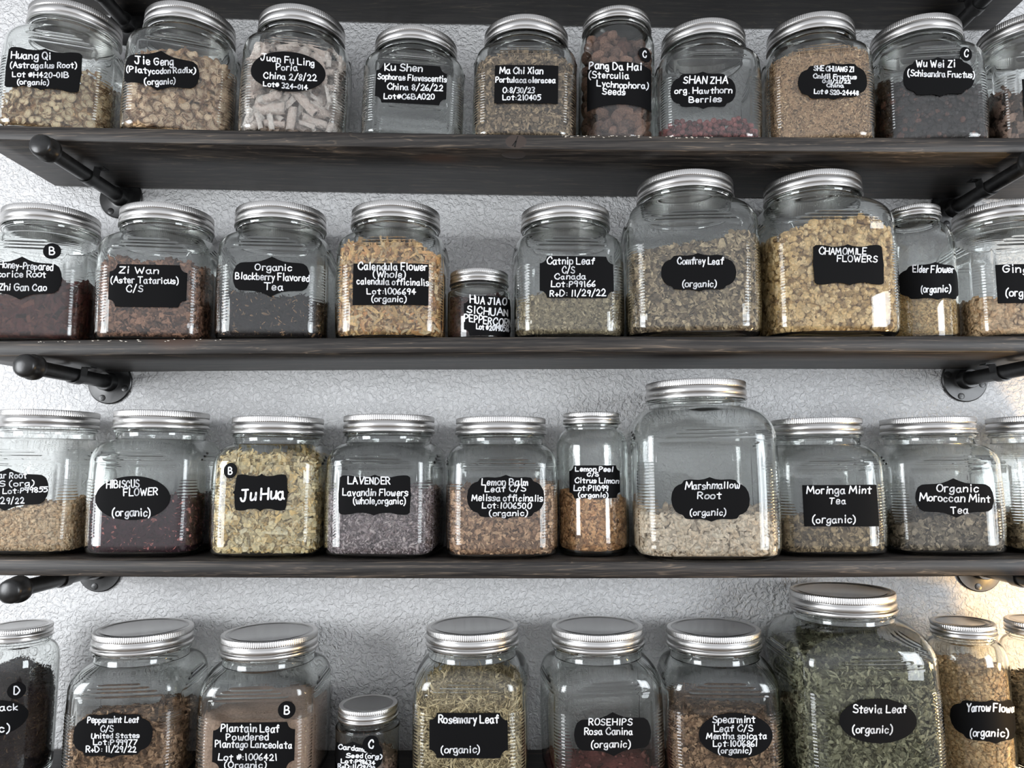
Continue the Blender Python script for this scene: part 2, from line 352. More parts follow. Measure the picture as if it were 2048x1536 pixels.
def glass_mesh(key, T):
    nt = 320 if T.square else 112
    zs = list(T.z)
    if T.ribs: zs += list(np.arange(T.ribs[0]-.004, T.ribs[1]+.004, .00115))+list(np.arange(T.body[1]-.004, T.body[1]+.028, .0011))
    else: zs += list(np.linspace(.01, T.body[1], 14))
    zs = np.unique(np.round(np.array(zs), 5)); zs = zs[zs <= T.top]
    th = np.arange(nt)*2*np.pi/nt
    TH, Z = np.meshgrid(th, zs); R = T.R(TH, Z)
    if T.square:
        ph = (TH+np.pi/4) % (np.pi/2)-np.pi/4; q = np.abs(R*np.sin(ph)); a = T.a.max(); hb = a*.70; z0, z1 = T.body
        inb = np.clip((Z-z0-.004)/.004, 0, 1)*np.clip((z1-.002-Z)/.004, 0, 1)
        d = .0009*ridge(q, hb, .0016)*inb                                          # raised frame of each face
        d += .0009*ridge(Z, z1-.003, .0012)*np.clip((hb-q)/.004, 0, 1)
        for zz, hw in ((z1+.004, .62), (z1+.0095, .50), (z1+.0145, .36)):          # stepped arcs on the shoulder
            d += .0015*ridge(Z, zz*1.0, .0014)*np.clip((a*hw-q)/.005, 0, 1)
        dd = np.abs(np.abs(ph)-np.pi/4); cz = np.clip((.155-dd)/.03, 0, 1)         # ribbed corners
        zi = np.clip((Z-T.ribs[0])/.002, 0, 1)*np.clip((T.ribs[1]-Z)/.002, 0, 1)
        d += .00095*(.5+.5*np.cos((Z-T.ribs[0])*2*np.pi/.0047))*cz*zi
        R = R+d
    V = [np.stack([R*np.sin(TH), -R*np.cos(TH), Z], -1).reshape(-1, 3)]; nz = len(zs)
    # inner wall, from the rim down to the thick floor
    zi = np.unique(np.round(np.concatenate([[T.floor, T.floor+.0015, T.floor+.004, T.floor+.008], T.z[T.z > T.floor+.009], np.linspace(.02, T.body[1], 12)]), 5))[::-1]
    zi = np.concatenate([[T.top], zi[zi < T.top-.001]])
    ni = 128 if T.square else 112
    if ni != nt:
        sel = None
    TH2, Z2 = np.meshgrid(th, zi); rnd = np.clip((Z2-T.floor)/.008, 0, 1)
    R2 = T.R(TH2, np.maximum(Z2, T.body[0]*.9), T.wall)-.008*(1-np.sqrt(1-(1-rnd)**2))
    V.append(np.stack([R2*np.sin(TH2), -R2*np.cos(TH2), Z2], -1).reshape(-1, 3)); n2 = len(zi)
    V = np.concatenate(V+[np.array([[0, 0, .0012], [0, 0, T.floor]])])
    c0, c1 = len(V)-2, len(V)-1; j = np.arange(nt); j2 = (j+1) % nt
    F = [grid_faces(nz+n2, nt), np.stack([j2, j, np.full(nt, c0)], -1), np.stack([(nz+n2-1)*nt+j, (nz+n2-1)*nt+j2, np.full(nt, c1)], -1)]
    return auto_smooth(make_mesh('glass_'+('square_jar' if T.square else 'round_jar'), V, F, M_GLASS, True), 50)
def lid_mesh(T):
    r, h, H = T.lid; z0 = H-h; k = h/.028
    o = [(-.0016, 0), (.0004, .0002), (.0008, .0018), (.0004, .0040), (-.0012, .0052), (-.0016, .0060), (-.0010, .0068), (-.0002, .0086), (0, .0120), (-.0006, .0150), (-.0018, .0168), (-.0020, .0176), (-.0010, .0186), (-.0006, .0196), (-.0006, .0262), (-.0014, .0274), (-.0030, .0280), (-.0065, .0278), (-.0080, .0270), (-.0080, .0262), (-.0032, .0256), (-.0032, .0004)]
    prof = [(r+a, z0+b*k) for a, b in o]; teeth = int(2*math.pi*r/.0033)
    V, F = lathe(prof, teeth*4, (z0+.0192*k, z0+.0266*k, teeth, .00075), False, False)
    nt = teeth*4; j = np.arange(nt); j2 = (j+1) % nt; L = (len(prof)-1)*nt
    F.append(np.stack([L+j, L+j2, j2, j], -1))
    band = auto_smooth(make_mesh('lid_band', V, F, M_STEEL, True), 40)
    q = r-.0082
    V, F = lathe([(q, z0+.0244*k), (q, z0+.0266*k), (q-.004, z0+.0264*k), (q-.0055, z0+.0272*k), (q-.0075, z0+.0266*k), (.001, z0+.0266*k)], 96)
    disc = auto_smooth(make_mesh('lid_disc', V, F, M_DISC, True), 40)
    return band, disc
MESH = {k: (glass_mesh(k, T), *lid_mesh(T)) for k, T in TYPES.items()}

# ---------------------------------------------------------------- handwriting: single-stroke letters
# point = x digit + height letter (a=-3 .. d=baseline .. i=x-height .. l=cap); '.' marks straight strokes
GL = {
'A': '.0d3l6d .1g5g', 'B': '.0l0d 0l3l5j3h0h 0h4h6f4d0d', 'C': '6j5l3l1j0h1e3d5d6f', 'D': '.0l0d 0l3l6i6g3d0d', 'E': '.5l0l0d5d .0h4h',
'F': '.5l0l0d .0h4h', 'G': '6k4l1k0h1e3d5e6g .6h3h', 'H': '.0l0d .6l6d .0h6h', 'I': '.1l1d', 'J': '.1l6l .4l4g 4g3d1d0f', 'K': '.0l0d .5l0g5d',
'L': '.0l0d5d', 'M': '.0d1l4f7l8d', 'N': '.0d0l5d5l', 'O': '3l1k0h1e3d5e6h5k3l', 'P': '.0l0d 0l3l5j3h0g', 'Q': '3l1k0h1e3d5e6h5k3l .4f6c',
'R': '.0l0d 0l3l5j3h0h .2h5d', 'S': '5k3l1k1i3h5g5e3d0e', 'T': '.0l6l .3l3d', 'U': '0l0g1d4d5g5l', 'V': '.0l3d6l', 'W': '.0l2d4j6d8l', 'X': '.0l5d .5l0d',
'Y': '.0l3h6l .3h3d', 'Z': '.0l5l0d5d',
'a': '4h2i0g1d3d4g .4i4e5d', 'b': '.0l0d 0g2i4h4e2d0e', 'c': '4h2i0g1d3d4e', 'd': '4h2i0g1d3d4f .4l4d', 'e': '0f4g3i1i0f1d3d4e', 'f': '4k3l2j2d .0i4i',
'g': '4h2i0g1d3e4h 4i4b2a0b', 'h': '.0l0d 0g2i4h4d', 'i': '.1i1d .1k1l', 'j': '2i2b1a0b .2k2l', 'k': '.0l0d .4i0f4d', 'l': '.1l1d', 'm': '.0i0d 0g1i3h3d 3g5i6h6d',
'n': '.0i0d 0g2i4h4d', 'o': '2i0h0e2d4e4h2i', 'p': '.0i0a 0h2i4h4e2d0e', 'q': '4h2i0g1d3e4h .4i4a', 'r': '.0i0d 0g1i3i', 's': '4h2i0h2f4f3d0d',
't': '.2k2d3d .0i4i', 'u': '0i0e1d3e4g .4i4d', 'v': '.0i2d4i', 'w': '0i1d3e3h 3h3e5d6i', 'x': '.0i4d .4i0d', 'y': '.0i2e .4i1a', 'z': '.0i4i0d4d',
'0': '2l0j0f2d4f4j2l', '1': '.1l1d', '2': '0j2l4j3g0d .0d5d', '3': '0l3l4j2h 2h4f3d0d', '4': '.3d3l0g5g', '5': '.4l0l0i 0i3i4f2d0d', '6': '3l0h0e2d4e3g0f',
'7': '.0l5l1d', '8': '2h0j2l4j2h0f2d4f2h', '9': '4j2l0j1h4i .4k3d', '(': '2m0j0e2b', ')': '0m2j2e0b', '/': '.0c4m', '#': '.1e2k .3e4k .0g5g .0i5i',
':': '.1e1e .1h1h', '-': '.0g3g', ',': '.1d0b', '.': '.1d1d', '+': '.0f4f .2h2d'}
def parse_glyph(g):
    st = []
    for s in g.split():
        straight = s[0] == '.'; s = s.lstrip('.')
        P = np.array([(int(s[k]), ord(s[k+1])-100) for k in range(0, len(s), 2)], float)
        if not straight and len(P) > 2:                # smooth curve through the points
            Q = np.vstack([2*P[0]-P[1], P, 2*P[-1]-P[-2]]) if not np.allclose(P[0], P[-1]) else np.vstack([P[-2], P, P[1]])
            o = []
            for k in range(1, len(Q)-2):
                for t in np.linspace(0, 1, 5)[:-1]:
                    a, b, c, d = Q[k-1:k+3]
                    o.append(.5*((2*b)+(-a+c)*t+(2*a-5*b+4*c-d)*t*t+(-a+3*b-3*c+d)*t**3))
            o.append(P[-1]); P = np.array(o)
        elif straight and len(P) > 1 and not np.allclose(P[0], P[1]):
            o = [P[0]]
            for a, b in zip(P[:-1], P[1:]):
                k = max(1, int(np.hypot(*(b-a))/2.2)); o += [a+(b-a)*t for t in np.linspace(0, 1, k+1)[1:]]
            P = np.array(o)
        st.append((P, straight))
    return st
GLYPH = {k: parse_glyph(v) for k, v in GL.items()}
GW = {k: max(P[:, 0].max() for P, _ in st)+(.9 if k in 'Il1i:' else 0) for k, st in GLYPH.items()}
def text_strokes(lines, rng):
    """lines of (text, x0, x1, baseline0, baseline1, cap height) -> ribbons in label pixels"""
    V, F, n = [], [], 0
    for (txt, x0, x1, b0, b1, cap) in lines:
        pen, pl = 0, []
        for ch in txt:
            if ch == ' ': pen += 3.2; continue
            pl.append((ch, pen)); pen += GW[ch]+2.05
        tot = pen-2.05; sx = (x1-x0)/tot; sy = cap/8.0; w = max(cap*.090, 1.15)
        for ch, px in pl:
            jx, jy, sh, sc = rng.normal(0, .12), rng.normal(0, .16), rng.normal(.03, .05), 1+rng.normal(0, .05)
            for P, straight in GLYPH[ch]:
                Q = P*sc; X = x0+(px+jx+Q[:, 0]+sh*Q[:, 1])*sx
                Y = b0+(b1-b0)*(X-x0)/(x1-x0)-(Q[:, 1]+jy)*sy
                p = np.stack([X, Y], -1)
                for c in p:                              # round joints and ends
                    a = np.arange(8)*np.pi/4; V.append(c+w*np.stack([np.cos(a), np.sin(a)], -1))
                    F.append((8, n)); n += 8
                for a, b in zip(p[:-1], p[1:]):
                    d = b-a; L = np.hypot(*d)
                    if L < 1e-4: continue
                    nn = np.array([-d[1], d[0]])/L*w
                    V.append(np.array([a+nn, b+nn, b-nn, a-nn])); F.append((4, n)); n += 4
    if not V: return None, None
    V = np.concatenate(V); f8 = np.array([np.arange(8)+k for c, k in F if c == 8]); f4 = np.array([np.arange(4)+k for c, k in F if c == 4])
    return V, [f8[:, ::-1], f4] if len(f4) else [f8]

# label outlines: half height h(u) for u across the label
OUT = {'fancyA': [(0, 0), (.01, .28), (.04, .55), (.09, .68), (.14, .70), (.26, .72), (.35, .76), (.43, .87), (.5, 1)],
       'fancyB': [(0, 0), (.012, .30), (.05, .54), (.10, .66), (.145, .70), (.15, .80), (.18, .87), (.25, .90), (.36, .88), (.43, .91), (.5, 1)],
       'fancyC': [(0, .0), (.005, .10), (.012, .50), (.004, .72), (.012, .86), (.05, .96), (.10, .97), (.18, .95), (.27, .88), (.36, .88), (.44, .92), (.5, 1)],
       'fancyD': [(0, 0), (.03, .10), (.04, .45), (.045, .75), (.07, .92), (.14, .96), (.22, .94), (.30, .87), (.42, .86), (.47, .92), (.5, 1)]}
def outline(shape, n=65):
    u = .5-.5*np.cos(np.linspace(0, np.pi, n))
    if shape == 'rect': return u, np.ones(n)
    if shape in ('oval', 'dot'): return u, np.sqrt(np.clip(1-(2*u-1)**2, 0, 1))
    if shape == 'notch':
        k = .095; d = np.minimum(u, 1-u); h = np.ones(n)
        m_ = d < k; h[m_] = 1-.34*np.sqrt(np.clip(1-(d[m_]/k)**2, 0, 1)); return u, h
    P = np.array(OUT[shape]); d = np.minimum(u, 1-u)
    return u, np.interp(d, P[:, 0], P[:, 1]) if shape not in ('fancyC', 'fancyD') else np.interp(d, np.maximum.accumulate(P[:, 0]+np.arange(len(P))*1e-6), P[:, 1])

class Jar:
    def __init__(s, key, loc, rot, tilt, sx, sz):
        s.T = TYPES[key]; s.key = key
        s.M = Matrix.Translation(loc)@Matrix.Rotation(tilt, 4, 'Y')@Matrix.Rotation(rad(rot), 4, 'Z')@Matrix.Diagonal((sx, sx, sz, 1))
        s.rot = rad(rot); A = np.array(s.M); s.I = np.linalg.inv(A)
        th = np.linspace(-np.pi*.75, np.pi*.75, 1501); r = s.T.R(th, np.full(1501, s.T.body[1]*.5)); x, y = r*np.sin(th), -r*np.cos(th)
        L = np.concatenate([[0], np.cumsum(np.hypot(np.diff(x), np.diff(y)))]); s.th = th; s.s = L-L[750]
    def hit(s, px, py):
        """where the sight line through a photo pixel meets the outside of the jar: (arc length, z)"""
        px, py = np.broadcast_arrays(np.asarray(px, float), np.asarray(py, float))
        d = CF*F_PX+CR*(px[..., None]-1024)+CU*(768-py[..., None]); d = d@s.I[:3, :3].T
        o = s.I[:3, :3]@CAM+s.I[:3, 3]
        d /= np.linalg.norm(d[..., :2], axis=-1)[..., None]
        tc_ = -(o[0]*d[..., 0]+o[1]*d[..., 1]); t = tc_-.17
        for k in range(200):                            # walk in until the wall is reached
            p = o+d*t[..., None]; g = np.hypot(p[..., 0], p[..., 1])-s.T.R(np.arctan2(p[..., 0], -p[..., 1]), np.clip(p[..., 2], .02, None))
            t = np.where((g > 2e-5) & (t < tc_), t+np.clip(g*.5, 2e-5, None), t)
        p = o+d*t[..., None]; th = np.arctan2(p[..., 0], -p[..., 1])
        return np.interp(th, s.th, s.s), p[..., 2]
    def point(s, S_, Z, off):
        th = np.interp(S_, s.s, s.th); R = s.T.R(th, Z)+off
        return np.stack([R*np.sin(th), -R*np.cos(th), Z], -1)

def add_label(j, parent, name, shape, box, lines, off=.0003, seed=0):
    x0, y0, x1, y1 = box; mx, my = (x0+x1)/2, (y0+y1)/2
    gx, gy = np.meshgrid(np.linspace(x0, x1, 21), np.linspace(y0, y1, 5)); gs, gz = j.hit(gx, gy)
    gx, gy, gs, gz = [v[np.abs(gs) < 1.28*j.T.a.max()] if not j.T.square else v.ravel() for v in (gx, gy, gs, gz)]
    u_, v_ = (gx.ravel()-mx)/50, (gy.ravel()-my)/50
    B = np.stack([np.ones_like(u_), u_, v_, u_*u_, u_*v_, u_**3], -1)
    cs = np.linalg.lstsq(B, gs.ravel(), rcond=None)[0]; cz = np.linalg.lstsq(B, gz.ravel(), rcond=None)[0]
    def mp(p):
        u_, v_ = (p[:, 0]-mx)/50, (p[:, 1]-my)/50; B = np.stack([np.ones_like(u_), u_, v_, u_*u_, u_*v_, u_**3], -1); return B@cs, B@cz
    e = np.array([[x0, my], [x1, my], [mx, y0], [mx, y1]], float); es, ez = mp(e)
    hs, hz_ = j.hit(e[:, 0], e[:, 1]); lim = (1.28 if not j.T.square else 1.5)*j.T.a.max()
    s0, s1 = [h_ if abs(h_) < lim else p_ for h_, p_ in zip(hs[:2], es[:2])]; zt, zb = ez[2], ez[3]
    shear = (ez[1]-ez[0])*.35
    u, h = outline(shape); su = s0+(s1-s0)*u; zc = (zt+zb)/2+shear*(u-.5); hz = (zt-zb)/2*h
    rows = [j.point(su, zc+hz*f, off) for f in (-1, -.33, .33, 1)]
    n = len(u); V = np.concatenate(rows)
    lb = link(name, make_mesh(name, V, [grid_faces(4, n, False)], M_LABEL, True), parent)
    for i_, ln in enumerate(lines):
        P, F = text_strokes([ln], np.random.default_rng(seed*10+i_)); ss, zz = mp(P)
        link('lettering', make_mesh('lettering', j.point(ss, zz, off+.00035), [f[:, ::-1] for f in F], M_INK), lb)
    return lb

# ---------------------------------------------------------------- dried herbs: fragments
def piece(kind, rng):
    """one fragment template, about 1 long in x: verts, faces"""
    if kind == 'flake':
        V = np.array([(-.5, -.12, 0), (-.5, .10, .02), (-.1, -.30, .09), (0, .32, .10), (.5, -.16, .0), (.46, .14, -.03)])
        return V, [np.array([(0, 2, 3, 1), (2, 4, 5, 3)])]
    if kind == 'shred':
        V = np.array([(-.5, -.09, 0), (-.5, .09, 0), (0, -.13, .10), (0, .10, .10), (.5, -.07, .02), (.5, .07, .02)])
        return V, [np.array([(0, 2, 3, 1), (2, 4, 5, 3)])]
    if kind == 'curl':
        t = np.linspace(-1.1, 1.1, 5); V = []
        for k, a in enumerate(t): V += [(.45*math.sin(a)*1.1, -.09-.02*k, .45*(1-math.cos(a))-.15), (.45*math.sin(a)*1.1, .10-.02*k, .45*(1-math.cos(a))-.10)]
        return np.array(V), [np.array([(2*k, 2*k+2, 2*k+3, 2*k+1) for k in range(4)])]
    if kind in ('needle', 'grain'):
        w = .055 if kind == 'needle' else .19; st = [(-.5, .25), (-.2, 1), (.2, 1), (.5, .3)]; V = []
        for k, (x, f) in enumerate(st):
            for q in range(4):
                a = q*math.pi/2; V.append((x, w*f*math.cos(a)+(.06*(1-4*x*x) if kind == 'needle' else 0), w*f*math.sin(a)))
        return np.array(V), [grid_faces(4, 4), np.array([(3, 2, 1, 0), (12, 13, 14, 15)])]
    if kind == 'chip':
        V = np.array([(x*(.5-.14*(y > 0)), y*(.34+.1*(x > 0)), z*.14+x*y*.05) for x in (-1, 1) for y in (-1, 1) for z in (-1, 1)])
        return V, [np.array([(0, 1, 3, 2), (4, 6, 7, 5), (0, 4, 5, 1), (2, 3, 7, 6), (0, 2, 6, 4), (1, 5, 7, 3)])]
    if kind == 'bud':
        V = []; 
        for k, la in enumerate((-1.1, -.4, .35, 1.0)):
            for q in range(7): V.append((.5*math.cos(la)*math.cos(q*.8976), .5*math.cos(la)*math.sin(q*.8976), .46*math.sin(la)))
        return np.array(V), [grid_faces(4, 7), np.arange(7)[::-1][None, :], (np.arange(7)+21)[None, :]]
def rand_frames(N, rng, tilt):
    """frames with third axis near N"""
    N = N+rng.normal(0, tilt, N.shape); N /= np.linalg.norm(N, axis=1)[:, None]
    A = rng.normal(0, 1, N.shape); T = A-(A*N).sum(1)[:, None]*N; T /= np.linalg.norm(T, axis=1)[:, None]
    return T, np.cross(N, T), N

class Fill:
    """the heap in a jar: floor, side wall just inside the glass, and an uneven top"""
    def __init__(s, j, lev, mound=0.0, rough=.002, seed=0):
        s.j = j; s.mound = mound; s.rough = rough; s.gap = j.T.wall+.0009
        s.lev = np.array(lev); rng = np.random.default_rng(seed+99); s.ph = rng.uniform(0, 6.3, 6); s.fq = rng.uniform(30, 90, 6); s.an = rng.uniform(0, 6.3, 6)
    def top(s, x, y):
        c, d = math.cos(s.j.rot), math.sin(s.j.rot); a = s.j.T.a.max()
        w = np.clip((x*c-y*d)/(a*.8), -1.15, 1.15); hl, hm, hr = s.lev
        h = hm+(hr-hl)/2*w+((hr+hl)/2-hm)*w*w
        h = h+s.mound*np.clip(1-(x*x+y*y)/(a*a), 0, 1)
        for k in range(6): h = h+s.rough*.5*np.sin(s.fq[k]*(x*math.cos(s.an[k])+y*math.sin(s.an[k]))*1.6+s.ph[k])
        return np.clip(h, s.j.T.floor+.003, s.j.T.top-.028)
    def Rin(s, th, z, extra=0.0):
        T = s.j.T; f = np.clip((z-T.floor)/.008, 0, 1)
        return T.R(th, np.maximum(z, T.body[0]*.9), s.gap+extra)-.008*(1-np.sqrt(np.clip(1-(1-f)**2, 0, 1)))
    def edge_top(s, th):
        z = np.full_like(th, s.lev.mean())
        for _ in range(3):
            r = s.Rin(th, z); z = s.top(r*np.sin(th), -r*np.cos(th))
        return z
    def core(s, inset):
        nt, nz, nr = 72, 14, 12; th = np.arange(nt)*2*np.pi/nt; zt = s.edge_top(th)-inset*.6; z0 = s.j.T.floor+.0012
        Z = z0+(zt-z0)[None, :]*np.linspace(0, 1, nz)[:, None]; R = s.Rin(np.tile(th, (nz, 1)), Z, inset)
        V = [np.stack([R*np.sin(th), -R*np.cos(th), Z], -1).reshape(-1, 3)]
        for k in range(1, nr):
            r = R[-1]*(1-k/nr); x, y = r*np.sin(th), -r*np.cos(th); V.append(np.stack([x, y, np.minimum(s.top(x, y)-inset*.6, s.j.T.top)], -1))
        V.append(np.array([[0, 0, s.top(np.zeros(1), np.zeros(1))[0]-inset*.6], [0, 0, z0]])); V = s.clamp(np.concatenate(V), inset*.6); c = len(V)-2; j = np.arange(nt); j2 = (j+1) % nt; L = (nz+nr-2)*nt
        return V, [grid_faces(nz+nr-1, nt), np.stack([L+j, L+j2, np.full(nt, c)], -1), np.stack([j2, j, np.full(nt, c+1)], -1)]
    def sample(s, n, rng, top_share):
        nt_ = int(n*top_share); ns = n-nt_
        th0 = np.linspace(-np.pi, np.pi, 721); r0 = s.Rin(th0, np.full(721, s.j.T.body[1]*.5))
        wgt = np.hypot(np.gradient(r0*np.sin(th0)), np.gradient(r0*np.cos(th0)))*(np.where(np.abs(th0) < 2.0, 1, .25))*np.maximum(s.edge_top(th0)-s.j.T.floor, 1e-4)
        th = rng.choice(th0, ns, p=wgt/wgt.sum())+rng.uniform(-.0045, .0045, ns); zt = s.edge_top(th)
        z = s.j.T.floor+.0015+(zt-s.j.T.floor-.0015)*rng.uniform(0, 1, ns)
        d = .0003+rng.uniform(0, 1, ns)**1.3*s.deep; r = s.Rin(th, z, 0)-d
        P = np.stack([r*np.sin(th), -r*np.cos(th), z], -1)
        e = 1e-3; r1, r2 = s.Rin(th+e, z), s.Rin(th-e, z); rz = s.Rin(th, z+.001)-s.Rin(th, z-.001)
        tx = np.stack([r1*np.sin(th+e)-r2*np.sin(th-e), -r1*np.cos(th+e)+r2*np.cos(th-e), np.zeros(ns)], -1); tx /= np.linalg.norm(tx, axis=1)[:, None]
        tz = np.stack([rz*np.sin(th), -rz*np.cos(th), np.full(ns, .002)], -1); tz /= np.linalg.norm(tz, axis=1)[:, None]
        N = np.cross(tx, tz)
        th2 = rng.uniform(-np.pi, np.pi, nt_); f = np.sqrt(rng.uniform(0, 1, nt_)); z2 = s.edge_top(th2); r = s.Rin(th2, z2, .002)*f
        x, y = r*np.sin(th2), -r*np.cos(th2); P2 = np.stack([x, y, s.top(x, y)+rng.uniform(-.001, .0012, nt_)], -1)
        return np.concatenate([P, P2]), np.concatenate([N, np.tile([[0, 0, 1.0]], (nt_, 1))])
    def clamp(s, V, eps=.0002):
        r = np.hypot(V[:, 0], V[:, 1])+1e-9; th = np.arctan2(V[:, 0], -V[:, 1]); z = np.maximum(V[:, 2], s.j.T.floor+.0008)
        eps = eps+.0050*np.clip((z-s.j.T.body[1]-.012)/.012, 0, 1); k = np.minimum(1, (s.Rin(th, z)-eps)/r); return np.stack([V[:, 0]*k, V[:, 1]*k, z], -1)
    def build(s, kinds, n, size, seed, top_share=.12, tilt=.6):
        inset = max(.0030, min(.0075, .62*size)); s.deep = inset*.92
        rng = np.random.default_rng(seed); V, F = s.core(inset); Vs, Fs, off = [V], list(F), len(V)
        for kind, share in kinds:
            m_ = int(n*share); P, N = s.sample(m_, rng, top_share); m_ = len(P); T, B, N = rand_frames(N, rng, tilt)
            tv, tf = piece(kind, rng); sc = size*np.exp(rng.normal(0, .28, m_)); wd = np.exp(rng.normal(0, .25, m_))
            v = tv[None]*sc[:, None, None]; v = P[:, None]+v[..., 0:1]*T[:, None]+v[..., 1:2]*wd[:, None, None]*B[:, None]+v[..., 2:3]*N[:, None]
            k = len(tv); Vs.append(s.clamp(v.reshape(-1, 3)))
            for f in tf: Fs.append((f[None]+(off+np.arange(m_)*k)[:, None, None]).reshape(-1, f.shape[1]))
            off += m_*k
        return np.concatenate(Vs), Fs

def rgb(*h):
    """sRGB 0-255 triples to linear"""
    o = []
    for c in h:
        v = np.array(c)/255.0; o.append(tuple(np.where(v <= .04045, v/12.92, ((v+.055)/1.055)**2.4)))
    return o
HERB = {}    # name -> (fragment kinds, count, size, colours)
def herb(name, kinds, n, size, *cols, **k): HERB[name] = (kinds, n, size, herb_material(name, rgb(*cols), k.pop('rough', .8)), k)
herb('purslane', [('shred', .6), ('flake', .4)], 6500, .0078, (70, 58, 45), (126, 108, 86), (160, 140, 112), (95, 80, 60))
herb('cnidium', [('grain', 1)], 8500, .0038, (120, 92, 64), (170, 138, 104), (200, 172, 136), (140, 110, 78))
herb('schisandra', [('bud', 1)], 1300, .0082, (20, 17, 19), (34, 27, 29), (28, 22, 24), (44, 32, 32), (24, 20, 22), (34, 26, 28), (96, 62, 52), rough=.5)
herb('brown_root', [('chip', .5), ('curl', .5)], 500, .022, (62, 48, 40), (96, 76, 64), (150, 124, 110), (54, 42, 36))
herb('licorice', [('shred', .5), ('chip', .5)], 900, .030, (48, 22, 22), (80, 40, 36), (60, 28, 28), (110, 66, 54), (36, 18, 20))
herb('aster', [('chip', .5), ('shred', .5)], 3800, .0100, (74, 48, 38), (116, 82, 64), (146, 108, 86), (60, 40, 32))
herb('black_tea', [('shred', .7), ('grain', .3)], 5500, .0054, (24, 20, 24), (40, 34, 38), (30, 26, 30), (34, 28, 30), (24, 20, 22), (28, 24, 26), (40, 32, 32), (150, 118, 84), rough=.6)
herb('calendula', [('curl', .7), ('shred', .3)], 2600, .0200, (196, 152, 92), (226, 190, 128), (176, 122, 66), (236, 212, 166), (150, 104, 62))
herb('peppercorn', [('bud', 1)], 1400, .0050, (52, 30, 30), (84, 48, 46), (40, 24, 26), (66, 38, 36))
herb('catnip', [('flake', .5), ('shred', .5)], 7000, .0052, (104, 94, 72), (140, 128, 100), (170, 158, 128), (84, 74, 56))
herb('comfrey', [('flake', .55), ('shred', .45)], 5600, .0086, (92, 80, 64), (132, 116, 92), (170, 154, 124), (72, 60, 46))
herb('chamomile', [('bud', .7), ('curl', .3)], 3600, .0088, (168, 132, 76), (196, 164, 108), (216, 190, 140), (140, 106, 60))
herb('elder', [('bud', .4), ('grain', .6)], 4200, .0036, (176, 142, 84), (208, 178, 120), (150, 116, 66), (224, 200, 148))
herb('ginger', [('chip', 1)], 2200, .0100, (196, 160, 120), (216, 184, 144), (174, 138, 98), (226, 198, 160))
herb('pale_root', [('chip', .6), ('grain', .4)], 5500, .0056, (206, 176, 138), (224, 198, 162), (184, 152, 114), (232, 210, 178))
herb('hibiscus', [('shred', .6), ('flake', .4)], 5500, .0054, (42, 22, 32), (60, 30, 44), (50, 24, 38), (74, 38, 52), (46, 22, 34), (64, 30, 46), (52, 26, 38), (176, 104, 100))
herb('white_chrysanthemum', [('curl', .8), ('flake', .2)], 2500, .0175, (228, 208, 152), (240, 226, 180), (206, 176, 110), (246, 236, 200), (176, 146, 82))
herb('lavender', [('grain', 1)], 8000, .0062, (116, 104, 112), (150, 138, 146), (170, 160, 164), (94, 82, 90), (140, 124, 128))
herb('lemon_balm', [('flake', .7), ('shred', .3)], 5500, .0078, (120, 88, 66), (160, 124, 96), (188, 154, 122), (96, 68, 52))
herb('lemon_peel', [('chip', 1)], 2600, .0088, (156, 104, 60), (196, 144, 92), (214, 168, 118), (120, 76, 46))
herb('marshmallow', [('chip', .6), ('shred', .4)], 4200, .0105, (206, 190, 168), (224, 210, 190), (184, 166, 142), (236, 226, 208))
herb('moringa', [('flake', .6), ('shred', .4)], 4200, .0086, (92, 80, 60), (132, 114, 86), (164, 144, 110), (70, 58, 42))
herb('mint_tea', [('flake', .6), ('shred', .4)], 4200, .0086, (84, 76, 66), (118, 108, 94), (150, 138, 118), (62, 56, 48))
herb('black_leaf', [('shred', .8), ('needle', .2)], 6000, .0052, (28, 24, 28), (44, 38, 42), (34, 28, 32), (56, 46, 46), (30, 26, 30), (120, 96, 76), rough=.6)
herb('peppermint', [('flake', .7), ('shred', .3)], 5200, .0084, (100, 76, 56), (138, 108, 82), (166, 136, 106), (76, 56, 42))
herb('powder', [('grain', 1)], 5000, .0016, (158, 134, 118), (166, 142, 126), (150, 126, 112))
herb('cardamom', [('bud', .7), ('grain', .3)], 2600, .0044, (88, 70, 62), (120, 98, 86), (146, 122, 108), (66, 52, 48))
herb('rosemary', [('needle', 1)], 5200, .0170, (164, 146, 106), (192, 176, 136), (212, 198, 160), (126, 110, 78))
herb('rosehip', [('chip', 1)], 3500, .0056, (92, 46, 48), (126, 70, 68), (150, 96, 88), (76, 38, 42))
herb('spearmint', [('flake', .7), ('shred', .3)], 5600, .0076, (96, 74, 56), (132, 104, 80), (160, 132, 104), (74, 56, 44))
herb('stevia', [('shred', .7), ('flake', .3)], 8000, .0095, (74, 76, 58), (104, 106, 84), (134, 136, 112), (58, 60, 46))
herb('yarrow', [('bud', .5), ('grain', .5)], 5000, .0048, (172, 142, 100), (204, 176, 132), (150, 120, 80), (220, 196, 154))
herb('astragalus_bed', [('chip', 1)], 900, .014, (190, 152, 104), (214, 180, 132), (164, 124, 80))
herb('platycodon_bed', [('chip', 1)], 900, .016, (190, 150, 108), (216, 182, 140), (166, 126, 86))
herb('poria_bed', [('flake', 1)], 900, .022, (214, 192, 178), (232, 214, 202), (200, 176, 160))
herb('seed_bed', [('bud', 1)], 500, .015, (66, 42, 34), (88, 58, 48), (54, 34, 28))
herb('berry_bed', [('bud', 1)], 900, .0085, (84, 42, 44), (110, 60, 60), (70, 36, 40))

